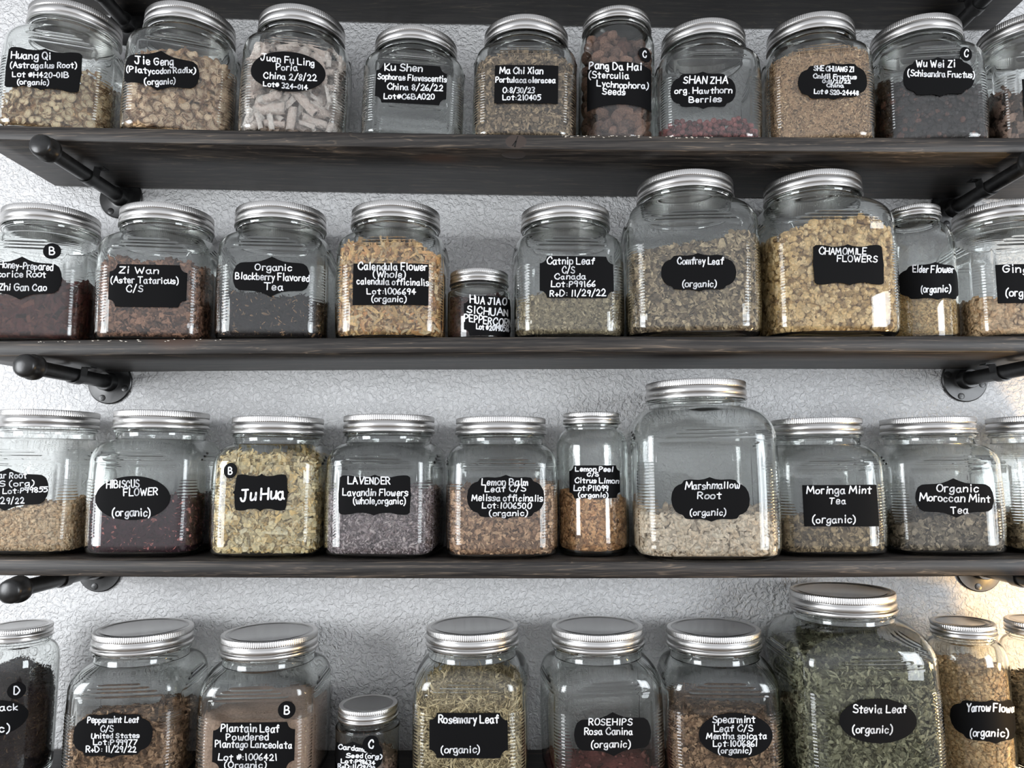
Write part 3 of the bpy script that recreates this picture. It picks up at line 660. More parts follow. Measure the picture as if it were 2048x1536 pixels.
# ---------------------------------------------------------------- the forty jars
def Zm(ox, oy, k): return lambda v: (ox+v/k, oy+v/k)
Z1, Z2, Z3, Z4, Z5, Z6 = (0, 0, 2.926), (680, 0, 2.926), (1348, 0, 2.926), (0, 380, 2.926), (680, 340, 2.926), (1348, 340, 2.926)
Z7, Z8, Z9, Z10, Z11, Z12 = (0, 800, 2.926), (640, 800, 2.926), (1248, 760, 2.56), (0, 1130, 2.926), (640, 1130, 2.926), (1300, 1130, 2.738)
# type, shelf, lid centre x, lid px width, height, y, turn, zoom frame, label, stickers, herb, levels(photo y at left, middle, right), mound, jar text, herb text
J = []
def jar(*a, **k): J.append((a, k))
jar('S', 1, 136.5, .1486, .243, -.105, 15, Z1, ('fancyC', (35, 285, 480, 530), [('Huang Qi', 72, 298, 345, 350, 40), ('(Astragalus Root)', 68, 448, 400, 400, 32), ('Lot #H420-01B', 80, 400, 452, 458, 30), ('(organic)', 107, 285, 495, 498, 28)]), [],
    'astragalus_bed', (175, 168, 152), 0, 'square glass jar of astragalus root slices, Huang Qi label, at the left end', 'loose bed of pale astragalus root slices in the Huang Qi jar')
jar('S', 1, 368, .1518, .241, -.105, 18, Z1, ('fancyA', (732, 300, 1168, 530), [('Jie Geng', 805, 1015, 378, 382, 40), ('(Platycodon Radix)', 758, 1142, 428, 432, 31), ('(organic)', 842, 1028, 490, 490, 30)]), [],
    'platycodon_bed', (112, 98, 116), 0, 'square glass jar of ruffled platycodon slices, Jie Geng label', 'loose bed of ruffled tan platycodon slices in the Jie Geng jar')
jar('S', 1, 592.5, .1505, .239, -.105, 12, Z1, ('oval', (1470, 303, 1905, 537), [('Juan Fu Ling', 1530, 1838, 355, 388, 38), ('Poria', 1620, 1738, 412, 416, 34), ('China 2/8/22', 1548, 1850, 460, 476, 34), ('Lot# 324-014', 1545, 1798, 505, 528, 27)]), [],
    'poria_bed', (82, 72, 92), 0, 'square glass jar of pinkish white poria curls with oval label', 'loose bed of pinkish white poria shavings in the Juan Fu Ling jar')
jar('S', 1, 823.7, .1457, .205, -.105, 8, Z2, ('notch', (210, 378, 622, 608), [('Ku Shen', 265, 480, 416, 420, 40), ('Sophorae Flavescentis', 225, 620, 465, 482, 33), ('China 8/26/22', 280, 598, 525, 534, 33), ('Lot#C6BA020', 260, 550, 580, 583, 29)]), [],
    None, None, 0, 'empty square glass jar with Ku Shen label', '')
jar('S', 1, 1043.5, .1492, .225, -.105, 0, Z2, ('rect', (906, 382, 1275, 605), [('Ma Chi Xian', 938, 1185, 432, 434, 36), ('Portulaca oleracea', 915, 1255, 484, 488, 30), ('O:8/30/23', 955, 1135, 545, 545, 29), ('Lot:210405', 955, 1172, 587, 587, 29)]), [],
    'purslane', (114, 95, 112), 0, 'square glass jar of chopped purslane with Ma Chi Xian label', 'chopped grey-brown purslane filling the Ma Chi Xian jar')
jar('P', 1, 1228, .1200, .245, -.115, 0, Z2, ('rect', (1447, 360, 1820, 608), [('Pang Da Hai', 1460, 1762, 402, 414, 42), ('(Sterculia', 1460, 1690, 457, 462, 36), ('Lychnophora)', 1505, 1800, 506, 522, 34), ('Seeds', 1535, 1670, 553, 553, 34)]), [((1745, 278, 1816, 360), 'C')],
    'seed_bed', (66, 62, 66), 0, 'round glass jar of large brown sterculia seeds, Pang Da Hai label', 'bed of brown sterculia seeds deeper in the Pang Da Hai jar')
jar('S', 1, 1395, .1450, .222, -.105, -2, Z3, ('fancyB', (-20, 420, 360, 638), [('SHAN ZHA', 58, 310, 490, 492, 40), ('org. Hawthorn', 8, 335, 550, 546, 33), ('Berries', 90, 275, 600, 598, 32)]), [],
    'berry_bed', (246, 232, 240), 0, 'square glass jar with a shallow layer of red hawthorn berries', 'red hawthorn berries at the back of the shallow layer, Shan Zha jar')
jar('S', 1, 1613.5, .1458, .234, -.105, -9, Z3, ('fancyB', (725, 368, 1127, 585), [('SHE CHUANG ZI', 818, 1048, 414, 424, 28), ('Cnidii Fructus', 815, 1062, 460, 466, 25), ('O:11/21/22', 868, 1028, 487, 490, 19), ('China', 893, 988, 511, 513, 19), ('Lot # S20-24448', 820, 1075, 550, 560, 25)]), [],
    'cnidium', (118, 92, 98), 0, 'square glass jar full of tan cnidium seeds, She Chuang Zi label', 'tiny tan cnidium seeds filling the She Chuang Zi jar')
jar('S', 1, 1824.5, .1435, .232, -.105, -6, Z3, ('fancyB', (1340, 335, 1755, 565), [('Wu Wei Zi', 1418, 1640, 394, 396, 40), ('(Schisandra Fructus)', 1370, 1752, 446, 458, 33)]), [((1667, 277, 1738, 360), 'C')],
    'schisandra', (176, 170, 176), 0, 'square glass jar half full of near-black schisandra berries', 'near-black schisandra berries in the Wu Wei Zi jar')
jar('S', 1, 2046, .1480, .236, -.105, -8, Z3, ('rect', (2043, 455, 2330, 690), []), [],
    'brown_root', (196, 190, 185), 0, 'square glass jar of brown root pieces at the right end, beside schisandra', 'coarse brown root pieces in the jar right of the schisandra')
# second row
jar('S', 2, 105, .1504, .236, -.105, 10, Z4, ('fancyA', (-110, 390, 362, 640), [('Honey-Prepared', 0, 308, 455, 472, 38), ('Licorice Root', -60, 270, 510, 512, 35), ('Zhi Gan Cao', 0, 272, 588, 590, 38)]), [((252, 312, 357, 405), 'B')],
    'licorice', (604, 596, 580), 0, 'square glass jar of dark licorice strips with round B sticker', 'dark reddish-brown licorice strips in the Zhi Gan Cao jar')
jar('S', 2, 336, .1513, .235, -.105, 9, Z4, ('notch', (640, 437, 1093, 685), [('Zi Wan', 702, 928, 487, 490, 36), ('(Aster Tataricus)', 655, 1042, 544, 550, 35), ('C/S', 745, 838, 598, 598, 38)]), [],
    'aster', (526, 518, 534), 0, 'square glass jar of brown aster root with Zi Wan label', 'brown chopped aster root in the Zi Wan jar')
jar('S', 2, 563, .1519, .234, -.105, 7, Z4, ('fancyA', (1365, 390, 1812, 625), [('Organic', 1495, 1705, 470, 474, 36), ('Blackberry Flavored', 1382, 1805, 521, 536, 38), ('Tea', 1548, 1655, 583, 588, 38)]), [],
    'black_tea', (580, 584, 594), 0, 'square glass jar of blackberry flavored black tea', 'black tea leaves in the blackberry tea jar')
jar('S', 2, 793, .1522, .233, -.105, 2, Z5, ('rect', (78, 547, 517, 790), [('Calendula Flower', 110, 505, 584, 588, 42), ('(Whole)', 198, 380, 628, 630, 36), ('calendula officinalis', 103, 515, 668, 678, 36), ('Lot:1006694', 162, 440, 727, 729, 33), ('(organic)', 188, 385, 770, 772, 32)]), [],
    'calendula', (496, 482, 500), .0, 'square glass jar full of golden calendula petals', 'golden calendula petals filling their jar')
jar('H', 2, 963, .0989, .121, -.120, 0, Z5, ('notch', (725, 735, 1015, 965), [('HUA JIAO', 762, 970, 778, 792, 40), ('SICHUAN', 745, 982, 836, 856, 40), ('PEPPERCORN', 730, 1005, 884, 918, 40), ('Lot #20190516', 798, 990, 930, 946, 28)]), [],
    'peppercorn', (588, 588, 588), 0, 'small squat jar of Sichuan peppercorns between calendula and catnip', 'dark Sichuan peppercorns in the small squat jar')
jar('S', 2, 1130, .1525, .229, -.105, 4, Z5, ('notch', (1170, 505, 1598, 748), [('Catnip Leaf', 1213, 1485, 552, 552, 38), ('C/S', 1302, 1370, 604, 604, 36), ('Canada', 1258, 1435, 640, 640, 31), ('Lot:P99166', 1237, 1490, 685, 683, 33), ('R+D: 11/29/22', 1230, 1550, 740, 736, 35)]), [],
    'catnip', (588, 584, 580), 0, 'square glass jar half full of grey-green catnip leaf', 'fine grey-green catnip leaf in its jar')
jar('K', 2, 1363, .1620, .276, -.113, -4, Z6, ('fancyB', (-75, 487, 362, 712), [('Comfrey Leaf', 22, 285, 552, 553, 38), ('(organic)', 50, 245, 684, 684, 34)]), [],
    'comfrey', (505, 480, 464), 0, 'large square glass jar of comfrey leaf', 'cut grey-brown comfrey leaf in the large jar')
jar('K', 2, 1619, .1575, .276, -.113, 0, Z6, ('fancyC', (812, 435, 1225, 675), [('CHAMOMILE', 850, 1120, 495, 495, 36), ('FLOWERS', 953, 1182, 537, 540, 36)]), [],
    'chamomile', (470, 437, 448), 0, 'large square glass jar full of chamomile flowers', 'golden chamomile flower heads filling the large jar')
jar('N', 2, 1824.5, .0814, .231, -.115, 0, Z6, ('fancyB', (1302, 540, 1660, 760), [('Elder Flower', 1395, 1630, 598, 602, 38), ('(organic)', 1450, 1612, 715, 714, 38)]), [],
    'elder', (586, 588, 588), 0, 'tall round glass jar of elder flower beside the chamomile', 'tiny golden elder flowers in the tall round jar')
jar('S', 2, 2000, .1480, .230, -.105, -5, Z6, ('rect', (1887, 550, 2300, 778), [('Ginger', 1925, 2140, 600, 604, 42), ('(organic)', 1942, 2180, 738, 742, 42)]), [],
    'ginger', (608, 604, 602), 0, 'square glass jar of ginger at the right end of the chamomile row', 'pale ginger pieces in the ginger jar')
# third row
jar('S', 3, 95, .1488, .231, -.105, 5, Z7, ('fancyA', (-180, 398, 285, 648), [('ar Root', -5, 158, 457, 457, 35), ('C/S (org)', -85, 200, 508, 500, 29), ('a Lot:P99855', -25, 275, 551, 536, 28), ('11/29/22', -55, 145, 607, 605, 35)]), [],
    'pale_root', (1036, 1024, 1000), 0, 'square glass jar of pale chopped root at the left end, beside hibiscus', 'pale tan chopped root in the jar left of the hibiscus')
jar('S', 3, 321, .1488, .231, -.105, 5, Z7, ('oval', (562, 445, 995, 703), [('HIBISCUS', 630, 815, 515, 510, 42), ('FLOWER', 728, 920, 560, 555, 40), ('(organic)', 662, 880, 678, 678, 42)]), [],
    'hibiscus', (1004, 1000, 994), 0, 'square glass jar of dark purple hibiscus with oval label', 'dark purple hibiscus in its jar')
jar('S', 3, 554.5, .1489, .222, -.105, 4, Z7, ('fancyD', (1365, 430, 1692, 652), [('Ju Hua', 1412, 1660, 590, 576, 64)]), [((1315, 368, 1393, 458), 'B')],
    'white_chrysanthemum', (918, 914, 916), 0, 'square glass jar full of cream chrysanthemum petals, Ju Hua label', 'cream chrysanthemum petals filling the Ju Hua jar')
jar('S', 3, 777, .1514, .225, -.105, -3, Z8, ('fancyC', (110, 437, 532, 675), [('LAVENDER', 168, 408, 490, 492, 40), ('Lavandin Flowers', 138, 510, 559, 560, 38), ('(whole,organic)', 200, 498, 607, 608, 35)]), [],
    'lavender', (988, 984, 980), 0, 'square glass jar half full of grey-purple lavender buds', 'grey-purple lavender buds in their jar')
jar('S', 3, 1004.5, .1505, .221, -.109, 4, Z8, ('fancyB', (862, 438, 1310, 698), [('Lemon Balm', 948, 1215, 497, 499, 38), ('Leaf C/S', 968, 1200, 538, 534, 36), ('Melissa officinalis', 892, 1298, 588, 592, 35), ('Lot:1006500', 952, 1230, 632, 635, 33), ('(organic)', 995, 1210, 678, 676, 30)]), [],
    'lemon_balm', (982, 978, 972), 0, 'square glass jar of brown lemon balm leaf', 'brown cut lemon balm leaf in its jar')
jar('M', 3, 1181, .0938, .229, -.110, 0, Z8, ('notch', (1460, 383, 1755, 575), [('Lemon Peel', 1497, 1712, 416, 418, 26), ('C/S', 1563, 1630, 446, 446, 22), ('Citrus Limon', 1493, 1745, 484, 487, 28), ('Lot:P11099', 1487, 1685, 530, 530, 29), ('(organic)', 1515, 1685, 568, 568, 25)]), [],
    'lemon_peel', (996, 1000, 1008), 0, 'tall round glass jar of orange-brown lemon peel', 'orange-brown lemon peel in the tall round jar')
jar('L', 3, 1393, .1629, .277, -.116, -3, Z9, ('fancyB', (243, 497, 642, 725), [('Marshmallow', 315, 588, 560, 552, 34), ('Root', 378, 495, 608, 608, 34), ('(organic)', 340, 518, 693, 691, 30)]), [],
    'marshmallow', (1030, 1036, 1030), 0, 'tallest square glass jar of its shelf, with off-white marshmallow root', 'off-white marshmallow root in the large jar')
jar('S', 3, 1634, .1430, .216, -.100, -5, Z9, ('rect', (918, 537, 1297, 750), [('Moringa Mint', 937, 1260, 582, 580, 36), ('Tea', 1050, 1135, 633, 633, 34), ('(organic)', 967, 1182, 732, 730, 34)]), [],
    'moringa', (1036, 1042, 1048), 0, 'square glass jar of moringa mint tea with rectangular label', 'olive-brown moringa mint tea in its jar')
jar('S', 3, 1858.5, .1425, .215, -.100, -9, Z9, ('fancyA', (1492, 503, 1890, 705), [('Organic', 1600, 1808, 572, 572, 36), ('Moroccan Mint', 1515, 1870, 618, 626, 36), ('Tea', 1672, 1758, 682, 682, 34)]), [],
    'mint_tea', (1042, 1030, 1014), 0, 'square glass jar of Moroccan mint tea', 'dark green-brown Moroccan mint tea in its jar')
jar('S', 3, 2078, .1430, .215, -.100, -5, Z9, None, [],
    'moringa', (1046, 1042, 1038), 0, 'square glass jar cut by the frame, right of the Moroccan mint tea', 'brown leaf in the jar right of the Moroccan mint tea')
# bottom row
jar('M', 4, 38, .0940, .233, -.110, 0, Z10, ('oval', (-230, 790, 165, 1010), [('ack', -2, 100, 852, 848, 38), ('c)', -5, 50, 975, 975, 44)]), [((42, 687, 152, 782), 'D')],
    'black_leaf', (1318, 1326, 1352), .004, 'tall round glass jar of black leaves with round D sticker', 'black dried leaves in the jar with D sticker')
jar('S', 4, 287, .1515, .229, -.105, 7, Z10, ('fancyB', (432, 860, 893, 1128), [('Peppermint Leaf', 518, 812, 921, 919, 34), ('C/S', 593, 663, 974, 974, 34), ('United States', 540, 815, 1012, 1008, 27), ('Lot:P99977', 552, 805, 1050, 1048, 29), ('R+D: 11/29/22', 510, 798, 1092, 1092, 34)]), [],
    'peppermint', (1396, 1393, 1388), .0, 'square glass jar of brown peppermint leaf', 'brown cut peppermint leaf in its jar')
jar('S', 4, 540, .1530, .222, -.105, 3, Z10, ('notch', (1247, 920, 1723, 1200), [('Plantain Leaf', 1297, 1632, 972, 976, 42), ('Powdered', 1330, 1570, 1022, 1022, 38), ('Plantago Lanceolata', 1265, 1705, 1063, 1070, 38), ('Lot #:1006421', 1282, 1620, 1140, 1140, 36), ('(Organic)', 1320, 1555, 1185, 1185, 34)]), [((1625, 795, 1727, 898), 'B')],
    'powder', (1374, 1374, 1374), 0, 'square glass jar of beige plantain powder with round B sticker', 'beige powdered plantain leaf in its jar')
jar('H', 4, 737.5, .0945, .113, -.115, 0, Z11, ('fancyA', (90, 1035, 368, 1230), [('Cardamom', 112, 300, 1074, 1098, 26), ('Seed (org)', 155, 360, 1126, 1130, 23), ('Lot:P98634', 130, 322, 1156, 1166, 22), ('R+D:11/29/22', 112, 325, 1186, 1196, 22)]), [((250, 997, 345, 1100), 'C')],
    'cardamom', (1488, 1486, 1484), 0, 'small squat jar of cardamom seed with round C sticker', 'brown cardamom seeds in the small squat jar')
jar('S', 4, 948, .1501, .231, -.105, -2, Z11, ('notch', (643, 865, 1097, 1130), [('Rosemary Leaf', 698, 1042, 922, 922, 44), ('(organic)', 713, 932, 1098, 1096, 38)]), [],
    'rosemary', (1346, 1340, 1342), .006, 'square glass jar full of rosemary needles', 'straw-green rosemary needles filling their jar')
jar('S', 4, 1199, .1492, .229, -.105, 8, Z11, ('fancyA', (1488, 860, 1935, 1118), [('ROSEHIPS', 1575, 1822, 935, 935, 38), ('Rosa Canina', 1550, 1825, 990, 990, 38), ('(organic)', 1590, 1812, 1066, 1064, 38)]), [],
    'rosehip', (1490, 1486, 1486), 0, 'square glass jar with a low layer of red rosehips', 'low layer of red rosehip pieces in their jar')
jar('S', 4, 1432.7, .1484, .224, -.105, -4, Z12, ('oval', (268, 808, 668, 1057), [('Spearmint', 343, 572, 862, 860, 36), ('Leaf C/S', 352, 560, 910, 908, 34), ('Mentha spicata', 310, 632, 950, 950, 32), ('Lot:1006861', 347, 582, 991, 991, 32), ('(organic)', 375, 550, 1028, 1028, 30)]), [],
    'spearmint', (1374, 1378, 1386), 0, 'square glass jar of brown spearmint leaf with oval label', 'brown cut spearmint leaf in its jar')
jar('L', 4, 1693.5, .1585, .281, -.113, 0, Z12, ('oval', (1037, 730, 1457, 975), [('Stevia Leaf', 1112, 1400, 808, 806, 40), ('(organic)', 1110, 1322, 918, 918, 40)]), [],
    'stevia', (1268, 1274, 1278), .010, 'largest square glass jar of the bottom row, green stevia leaf', 'green stevia leaf filling the large jar')
jar('M', 4, 1936, .0930, .228, -.112, 0, Z12, ('fancyB', (1645, 738, 2010, 978), [('Yarrow Flower', 1730, 2005, 800, 804, 42), ('(organic)', 1752, 1955, 938, 938, 40)]), [],
    'yarrow', (1318, 1312, 1316), .003, 'tall round glass jar of yarrow flower in warm lamplight', 'tan yarrow flowers in the tall round jar')
jar('M', 4, 2088, .0930, .228, -.112, 0, Z12, None, [],
    'moringa', (1345, 1345, 1345), .003, 'tall round jar cut by the frame, right of the yarrow', 'brown leaf in the round jar right of the yarrow')

PLACE = []
for a, kw in J:
    key, row, lx, dia, H, y, turn = a[:7]; T = TYPES[key]; zl = shelf_z(row, 0)+THICK+H*.9; best = None
    for py in np.linspace(-60, 1500, 400):               # the lid centre's sight line meets the plane y at lid height
        p = on_wall(lx, py, y)
        if best is None or abs(p[2]-zl) < best[0]: best = (abs(p[2]-zl), p[0])
    x = best[1]-shelf_slope(row, best[1])*H*.45; sx = dia/(T.lid[0]*2)
    th_ = np.linspace(0, 2*np.pi, 721); ex = float(np.max(np.cos(th_-rad(turn))*T.R(th_, np.full(721, T.body[1]*.55))))*sx
    PLACE.append([row, x, ex+.0004])
for _ in range(60):                                       # neighbours stand side by side without touching
    for p, q in zip(PLACE[:-1], PLACE[1:]):
        g = p[2]+q[2]-(q[1]-p[1])
        if p[0] == q[0] and g > 0: p[1] -= g/2; q[1] += g/2
FILLS = []
for k, (a, kw) in enumerate(J):
    key, row, lx, dia, H, y, turn, (ox, oy, zk), lab, stick, hb, lev, mound, jtxt, htxt = a
    T = TYPES[key]; x = PLACE[k][1]; sl = shelf_slope(row, x)
    z = shelf_z(row, x)+THICK+.0003
    sx, sz = dia/(T.lid[0]*2), H/T.lid[2]
    jr = Jar(key, (x, y, z), turn, -math.atan(sl), sx, sz)
    g, band, disc = MESH[key]
    t = empty('glass_jar', (0, 0, 0)); t.matrix_world = jr.M; tag(t, jtxt, 'jar', 'herb jars on the black shelves')
    link('glass_body', g, t); lb = link('lid', band, t); link('lid_disc', disc, lb)
    f = lambda b: (ox+b[0]/zk, oy+b[1]/zk, ox+b[2]/zk, oy+b[3]/zk)
    if lab:
        lines = [(s_, ox+x0/zk, ox+x1/zk, oy+b0/zk, oy+b1/zk, c/zk) for s_, x0, x1, b0, b1, c in lab[2]]
        add_label(jr, t, 'chalk_label', lab[0], f(lab[1]), lines, .0011 if T.square else .0003, k)
    for bx, ch in stick:
        b = f(bx); w, h = b[2]-b[0], b[3]-b[1]
        add_label(jr, t, 'round_sticker', 'dot', b, [(ch, b[0]+.36*w, b[0]+.64*w, b[3]-.28*h, b[3]-.28*h, .46*h)], .0017 if T.square else .0009, k+50)
    if hb:
        r = T.lid[0]*2/dia; wpx = (T.a.max()*sx)*F_PX/(1.22); zz = []
        zz = [float(jr.hit(lx+q*wpx*.62, ly)[1]) for q, ly in zip((-1, 0, 1), lev)] if row < 4 else [(jr.I@np.array([*on_wall(lx, ly, y+.88*T.a.max()*sx), 1]))[2] for ly in lev]
        kinds, n, size, hm, opt = HERB[hb]
        bed = hb.endswith('_bed')
        fl = Fill(jr, zz, mound, .0015 if hb == 'powder' else .0035, k)
        FILLS.append((hb, fl, jr, k))
        area_k = max(.15, min(1.35, (np.mean(zz)-T.floor)/(.10*T.a.max()/.09)*T.a.max()/.09))
        if bed: fl2 = Fill(jr, [v-.006 for v in zz], 0, .003, k); fl2.gap = T.wall+(.030 if hb == 'poria_bed' else .012); V, F = fl2.build(kinds, int(n*area_k), size, k)
        else: V, F = fl.build(kinds, int(n*area_k), size, k, .12 if row < 3 else .2)
        o = link(hb if not bed else hb.replace('_bed', '_mass'), make_mesh('dried_herb', V, F, hm, hb in ('schisandra', 'peppercorn', 'chamomile', 'lavender', 'seed_bed', 'berry_bed')))
        o.matrix_world = jr.M; tag(o, htxt, 'dried herb', 'dried herbs in the jars', 'stuff')

# ---------------------------------------------------------------- pieces one could count
def rim_material(name, inner, ring, rim):
    """a cut root slice: pale heart, darker growth ring, thin bark"""
    M, n, b, o = mat(name); tc = node(n, 'ShaderNodeTexCoord'); sp = node(n, 'ShaderNodeSeparateXYZ'); n.links.new(tc.outputs['Object'], sp.inputs[0])
    cb = node(n, 'ShaderNodeCombineXYZ'); n.links.new(sp.outputs['X'], cb.inputs[0]); n.links.new(sp.outputs['Y'], cb.inputs[1])
    ln = node(n, 'ShaderNodeVectorMath', operation='LENGTH'); n.links.new(cb.outputs[0], ln.inputs[0])
    nz = node(n, 'ShaderNodeTexNoise', Scale=5.0, Detail=3.0); n.links.new(tc.outputs['Object'], nz.inputs['Vector'])
    ad = node(n, 'ShaderNodeMath', operation='MULTIPLY_ADD'); ad.inputs[1].default_value = .25; n.links.new(nz.outputs['Fac'], ad.inputs[0]); n.links.new(ln.outputs['Value'], ad.inputs[2])
    r = ramp(n, [(.2, inner), (.60, tuple(v*.9 for v in inner)), (.68, ring), (.76, inner), (.98, inner), (1.06/1.1, rim), (1.0, rim)]); n.links.new(ad.outputs[0], r.inputs[0])
    oi = node(n, 'ShaderNodeObjectInfo'); mr = node(n, 'ShaderNodeMapRange'); mr.inputs['To Min'].default_value = .92; mr.inputs['To Max'].default_value = 1.2; n.links.new(oi.outputs['Random'], mr.inputs['Value'])
    mu = node(n, 'ShaderNodeVectorMath', operation='SCALE'); n.links.new(r.outputs[0], mu.inputs[0]); n.links.new(mr.outputs[0], mu.inputs['Scale']); n.links.new(mu.outputs[0], b.inputs['Base Color'])
    b.inputs['Roughness'].default_value = .75
    bp = node(n, 'ShaderNodeBump', Strength=.5, Distance=.1); n.links.new(nz.outputs['Fac'], bp.inputs['Height']); n.links.new(bp.outputs[0], b.inputs['Normal'])
    return M
def lump_material(name, c1, c2, scale, rough=.55):
    M, n, b, o = mat(name); tc = node(n, 'ShaderNodeTexCoord'); nz = node(n, 'ShaderNodeTexNoise', Scale=scale, Detail=4.0, Roughness=.6); n.links.new(tc.outputs['Object'], nz.inputs['Vector'])
    oi = node(n, 'ShaderNodeObjectInfo'); av = node(n, 'ShaderNodeMath', operation='MULTIPLY_ADD'); av.inputs[1].default_value = .55; n.links.new(oi.outputs['Random'], av.inputs[0])
    sb = node(n, 'ShaderNodeMath', operation='SUBTRACT'); sb.inputs[1].default_value = .27; n.links.new(nz.outputs['Fac'], sb.inputs[0]); n.links.new(sb.outputs[0], av.inputs[2])
    r = ramp(n, [(.2, c1), (.8, c2)]); n.links.new(av.outputs[0], r.inputs[0]); n.links.new(r.outputs[0], b.inputs['Base Color']); b.inputs['Roughness'].default_value = rough
    bp = node(n, 'ShaderNodeBump', Strength=.5, Distance=.06); n.links.new(nz.outputs['Fac'], bp.inputs['Height']); n.links.new(bp.outputs[0], b.inputs['Normal'])
    return M
def slice_mesh(seed, ruffle, M):
    """unit radius root slice with a rounded rim, uneven outline and a warp"""
    rg = np.random.default_rng(seed); nt = 22; th = np.arange(nt)*2*np.pi/nt; ph = rg.uniform(0, 6.3, 5)
    ol = 1+.10*np.sin(2*th+ph[0])+.06*np.sin(3*th+ph[1])+.04*np.sin(5*th+ph[2])
    hw = .13; prof = [(.02, hw*.8), (.55, hw*.75), (.80, hw), (.95, hw*.9), (1, hw*.3), (1, -hw*.3), (.95, -hw*.9), (.80, -hw), (.55, -hw*.75), (.02, -hw*.8)]
    V = []
    for r_, z in prof:
        rr = r_*ol; x, y = rr*np.sin(th), rr*np.cos(th)*(.85 if not ruffle else .78)
        V.append(np.stack([x, y, z+ruffle*(r_**2)*(.5*np.sin(2*th+ph[3])+.35*np.sin(3*th+ph[4]))+(.12+ruffle*.5)*(x*x)*rg.choice([-1, 1])*1.0*np.sign(ph[0]-3)], -1))
    V = np.concatenate(V); n = len(prof)
    return make_mesh('root_slice', V, [grid_faces(n, nt), np.arange(nt)[::-1][None, :], (np.arange(nt)+(n-1)*nt)[None, :]], M, True)
def lump_mesh(name, seed, el, wr, M, nt=20, nz=13, tip=0.0):
    """unit seed or berry: el = half length, wr = wrinkle depth"""
    rg = np.random.default_rng(seed); la = np.linspace(-np.pi/2, np.pi/2, nz); th = np.arange(nt)*2*np.pi/nt; ph = rg.uniform(0, 6.3, 6); V = []
    for l in la:
        r_ = max(math.cos(l), .03)*(1+wr*(np.sin(5*th+ph[0]+1.5*l)+.7*np.sin(9*th+ph[1]-l)+.6*math.sin(6*l+ph[2])*np.sin(3*th+ph[3])))
        r_ = r_*(1-.12*math.sin(l)); V.append(np.stack([r_*np.sin(th), r_*np.cos(th), np.full(nt, el*math.sin(l)*(1+tip*max(0, math.sin(l))**6))], -1))
    return make_mesh(name, np.concatenate(V), [grid_faces(nz, nt)[:, ::-1], np.arange(nt)[None, :], (np.arange(nt)+(nz-1)*nt)[::-1][None, :]], M, True)
def curl_mesh(seed, M):
    """shaving rolled lengthwise, unit half length along x"""
    rg = np.random.default_rng(seed); turn = rg.uniform(1.3, 4.6); nt, nx = 16, 7; t = np.linspace(0, turn, nt); V = []
    for sgn in (0, 1):
        for x in np.linspace(-1, 1, nx):
            r_ = .36*(1+.05*np.sin(3*x+seed))*(1-.055*t)+.03*sgn; e = x*(1+.06*np.sin(2*t+seed))
            V.append(np.stack([e, r_*np.cos(t+.15*x), r_*np.sin(t+.15*x)], -1))
    V = np.concatenate(V); k = nt*nx; F = [grid_faces(nx, nt, False), grid_faces(nx, nt, False, k)[:, ::-1]]
    j = np.arange(nt-1); i = np.arange(nx-1)*nt
    F += [np.stack([j, j+1, j+1+k, j+k], -1), np.stack([j, j+k, j+k+1, j+1], -1)+(nx-1)*nt, np.stack([i, i+k, i+nt+k, i+nt], -1), np.stack([i, i+nt, i+nt+k, i+k], -1)+nt-1]
    return make_mesh('root_curl', V, F, M, True)
MS1 = rim_material('astragalus_slice', *rgb((250, 228, 188), (214, 174, 124), (168, 130, 92)))
MS2 = rim_material('platycodon_slice', *rgb((248, 220, 186), (208, 168, 128), (170, 130, 98)))
MS3 = lump_material('poria_curl', *rgb((226, 204, 192), (248, 238, 230)), 3.0, .8)
MS4 = lump_material('sterculia_seed', *rgb((84, 60, 50), (166, 126, 106)), 2.5)
MS5 = lump_material('hawthorn_berry', *rgb((84, 40, 44), (170, 100, 98)), 1.5, .45)
KIND = {'astragalus_bed': ('astragalus_slice', [slice_mesh(k, .10, MS1) for k in range(6)], 300, (.0052, .0100), .4, 'pale yellow astragalus root slice in the Huang Qi jar', 'root slice', 'astragalus slices', 1),
        'platycodon_bed': ('platycodon_slice', [slice_mesh(k+20, .42, MS2) for k in range(6)], 300, (.0078, .0138), .5, 'ruffled tan platycodon root slice in the Jie Geng jar', 'root slice', 'platycodon slices', 1),
        'poria_bed': ('poria_curl', [curl_mesh(k+3, MS3) for k in range(7)], 170, (.013, .028), .45, 'pinkish white poria curl in the Juan Fu Ling jar', 'root curl', 'poria curls', 1),
        'seed_bed': ('sterculia_seed', [lump_mesh('seed', k, 1.55, .035, MS4, tip=.08) for k in range(4)], 150, (.0078, .0094), 9, 'wrinkled brown sterculia seed in the Pang Da Hai jar', 'seed', 'sterculia seeds', .74),
        'berry_bed': ('hawthorn_berry', [lump_mesh('berry', k+9, .96, .012, MS5) for k in range(3)], 300, (.0042, .0050), 9, 'small dark red hawthorn berry in the Shan Zha jar', 'berry', 'hawthorn berries', .98)}
MV = {}
for v_ in KIND.values():
    for me in v_[1]:
        c = np.empty(len(me.vertices)*3, np.float32); me.vertices.foreach_get('co', c); MV[me.name] = c.reshape(-1, 3)
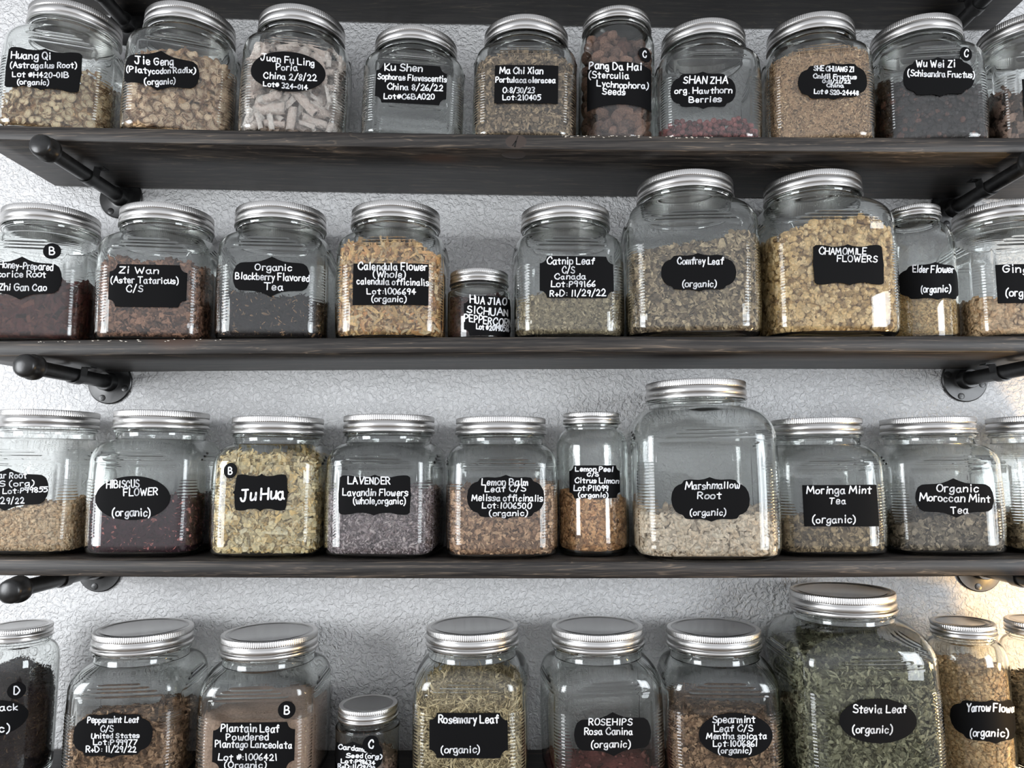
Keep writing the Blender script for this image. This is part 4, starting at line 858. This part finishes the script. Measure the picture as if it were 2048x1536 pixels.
for hb, fl, jr, k in FILLS:
    if hb not in KIND: continue
    nm, meshes, count, (s0, s1), tilt, txt, cat, grp, tight = KIND[hb]
    rng = np.random.default_rng(500+k); pts = []; T = jr.T; tries = 0
    thick = (s1 if tilt > 5 else s1*.45); AP = np.zeros((count, 3)); AS = np.zeros(count); AD = np.zeros(count)
    while len(pts) < count and tries < 26000:
        tries += 1; th = rng.uniform(-2.0, 2.0); sz_ = rng.uniform(s0, s1)
        z1 = float(fl.edge_top(np.array([th]))[0]); z = T.floor+sz_*.85+(max(z1-T.floor-sz_*1.1, 0))*rng.uniform(0, 1)
        dep = (sz_ if tilt > 5 else sz_*.34)+(0 if rng.uniform() < .62 else thick*rng.uniform(.7, 1.7))
        r_ = float(fl.Rin(np.array([th]), np.array([z]))[0])-dep
        P = np.array([r_*math.sin(th), -r_*math.cos(th), z])
        f = tight*(1.75 if tilt > 5 else .92)
        c_ = len(pts); far = ((AP[:c_]-P)**2).sum(1) > (f*.5*(sz_+AS[:c_]))**2
        if np.all(far | ((np.abs(AD[:c_]-dep) > thick*.9) if tilt < 5 else False)): AP[c_], AS[c_], AD[c_] = P, sz_, dep; pts.append((P, sz_, dep, th))
    for i, (P, sz_, dep, th) in enumerate(pts):
        o = bpy.data.objects.new(nm, meshes[i % len(meshes)]); COL.objects.link(o)
        N = np.array([math.sin(th), -math.cos(th), .0]) if tilt < 5 else rng.normal(0, 1, 3); N = N+rng.normal(0, tilt if tilt < 5 else .1, 3)
        q = Vector(N).to_track_quat('Z', 'Y').to_matrix().to_4x4()@Matrix.Rotation(rng.uniform(0, 6.28), 4, 'Z')
        L3 = np.array(q.to_3x3())*sz_; vv = MV[o.data.name]@L3.T
        for _ in range(4):                                # drawn back until no corner reaches the glass
            w_ = vv+P; rr = np.hypot(w_[:, 0], w_[:, 1]); tt = np.arctan2(w_[:, 0], -w_[:, 1]); over = float(np.max(rr-fl.Rin(tt, np.maximum(w_[:, 2], T.floor))))+.0004
            if over > 0: P = P-over*np.array([math.sin(th), -math.cos(th), 0])
            low = T.floor+.0010-float(w_[:, 2].min())
            if low > 0: P = P+np.array([0, 0, low])
        o.matrix_world = Matrix.Translation(jr.M@Vector(P))@jr.M.to_euler().to_matrix().to_4x4()@q@Matrix.Scale(sz_, 4)
        tag(o, txt, cat, grp)

# crumbs spilled along the front edges of two shelves
for i, (xa, xb), n_, txt in ((1, (.06, .30), 46, 'pale crumbs on the front edge of the shelf under the sterculia jar'), (2, (-.80, -.42), 26, 'pale crumbs on the front edge of the shelf under the licorice jar')):
    rng = np.random.default_rng(i); mb = MB()
    for _ in range(n_):
        x = rng.uniform(xa, xb); s_ = rng.uniform(.0007, .0017); V, F = piece('chip', rng)
        mb.add(V*s_*2+np.array([x, -DEPTH+.0006-s_*.4, shelf_z(i, x)+THICK-rng.uniform(0, .004)]), F)
    tag(link('crumbs', mb.mesh('crumbs', M_CRUMB)), txt, 'crumbs', kind='stuff')
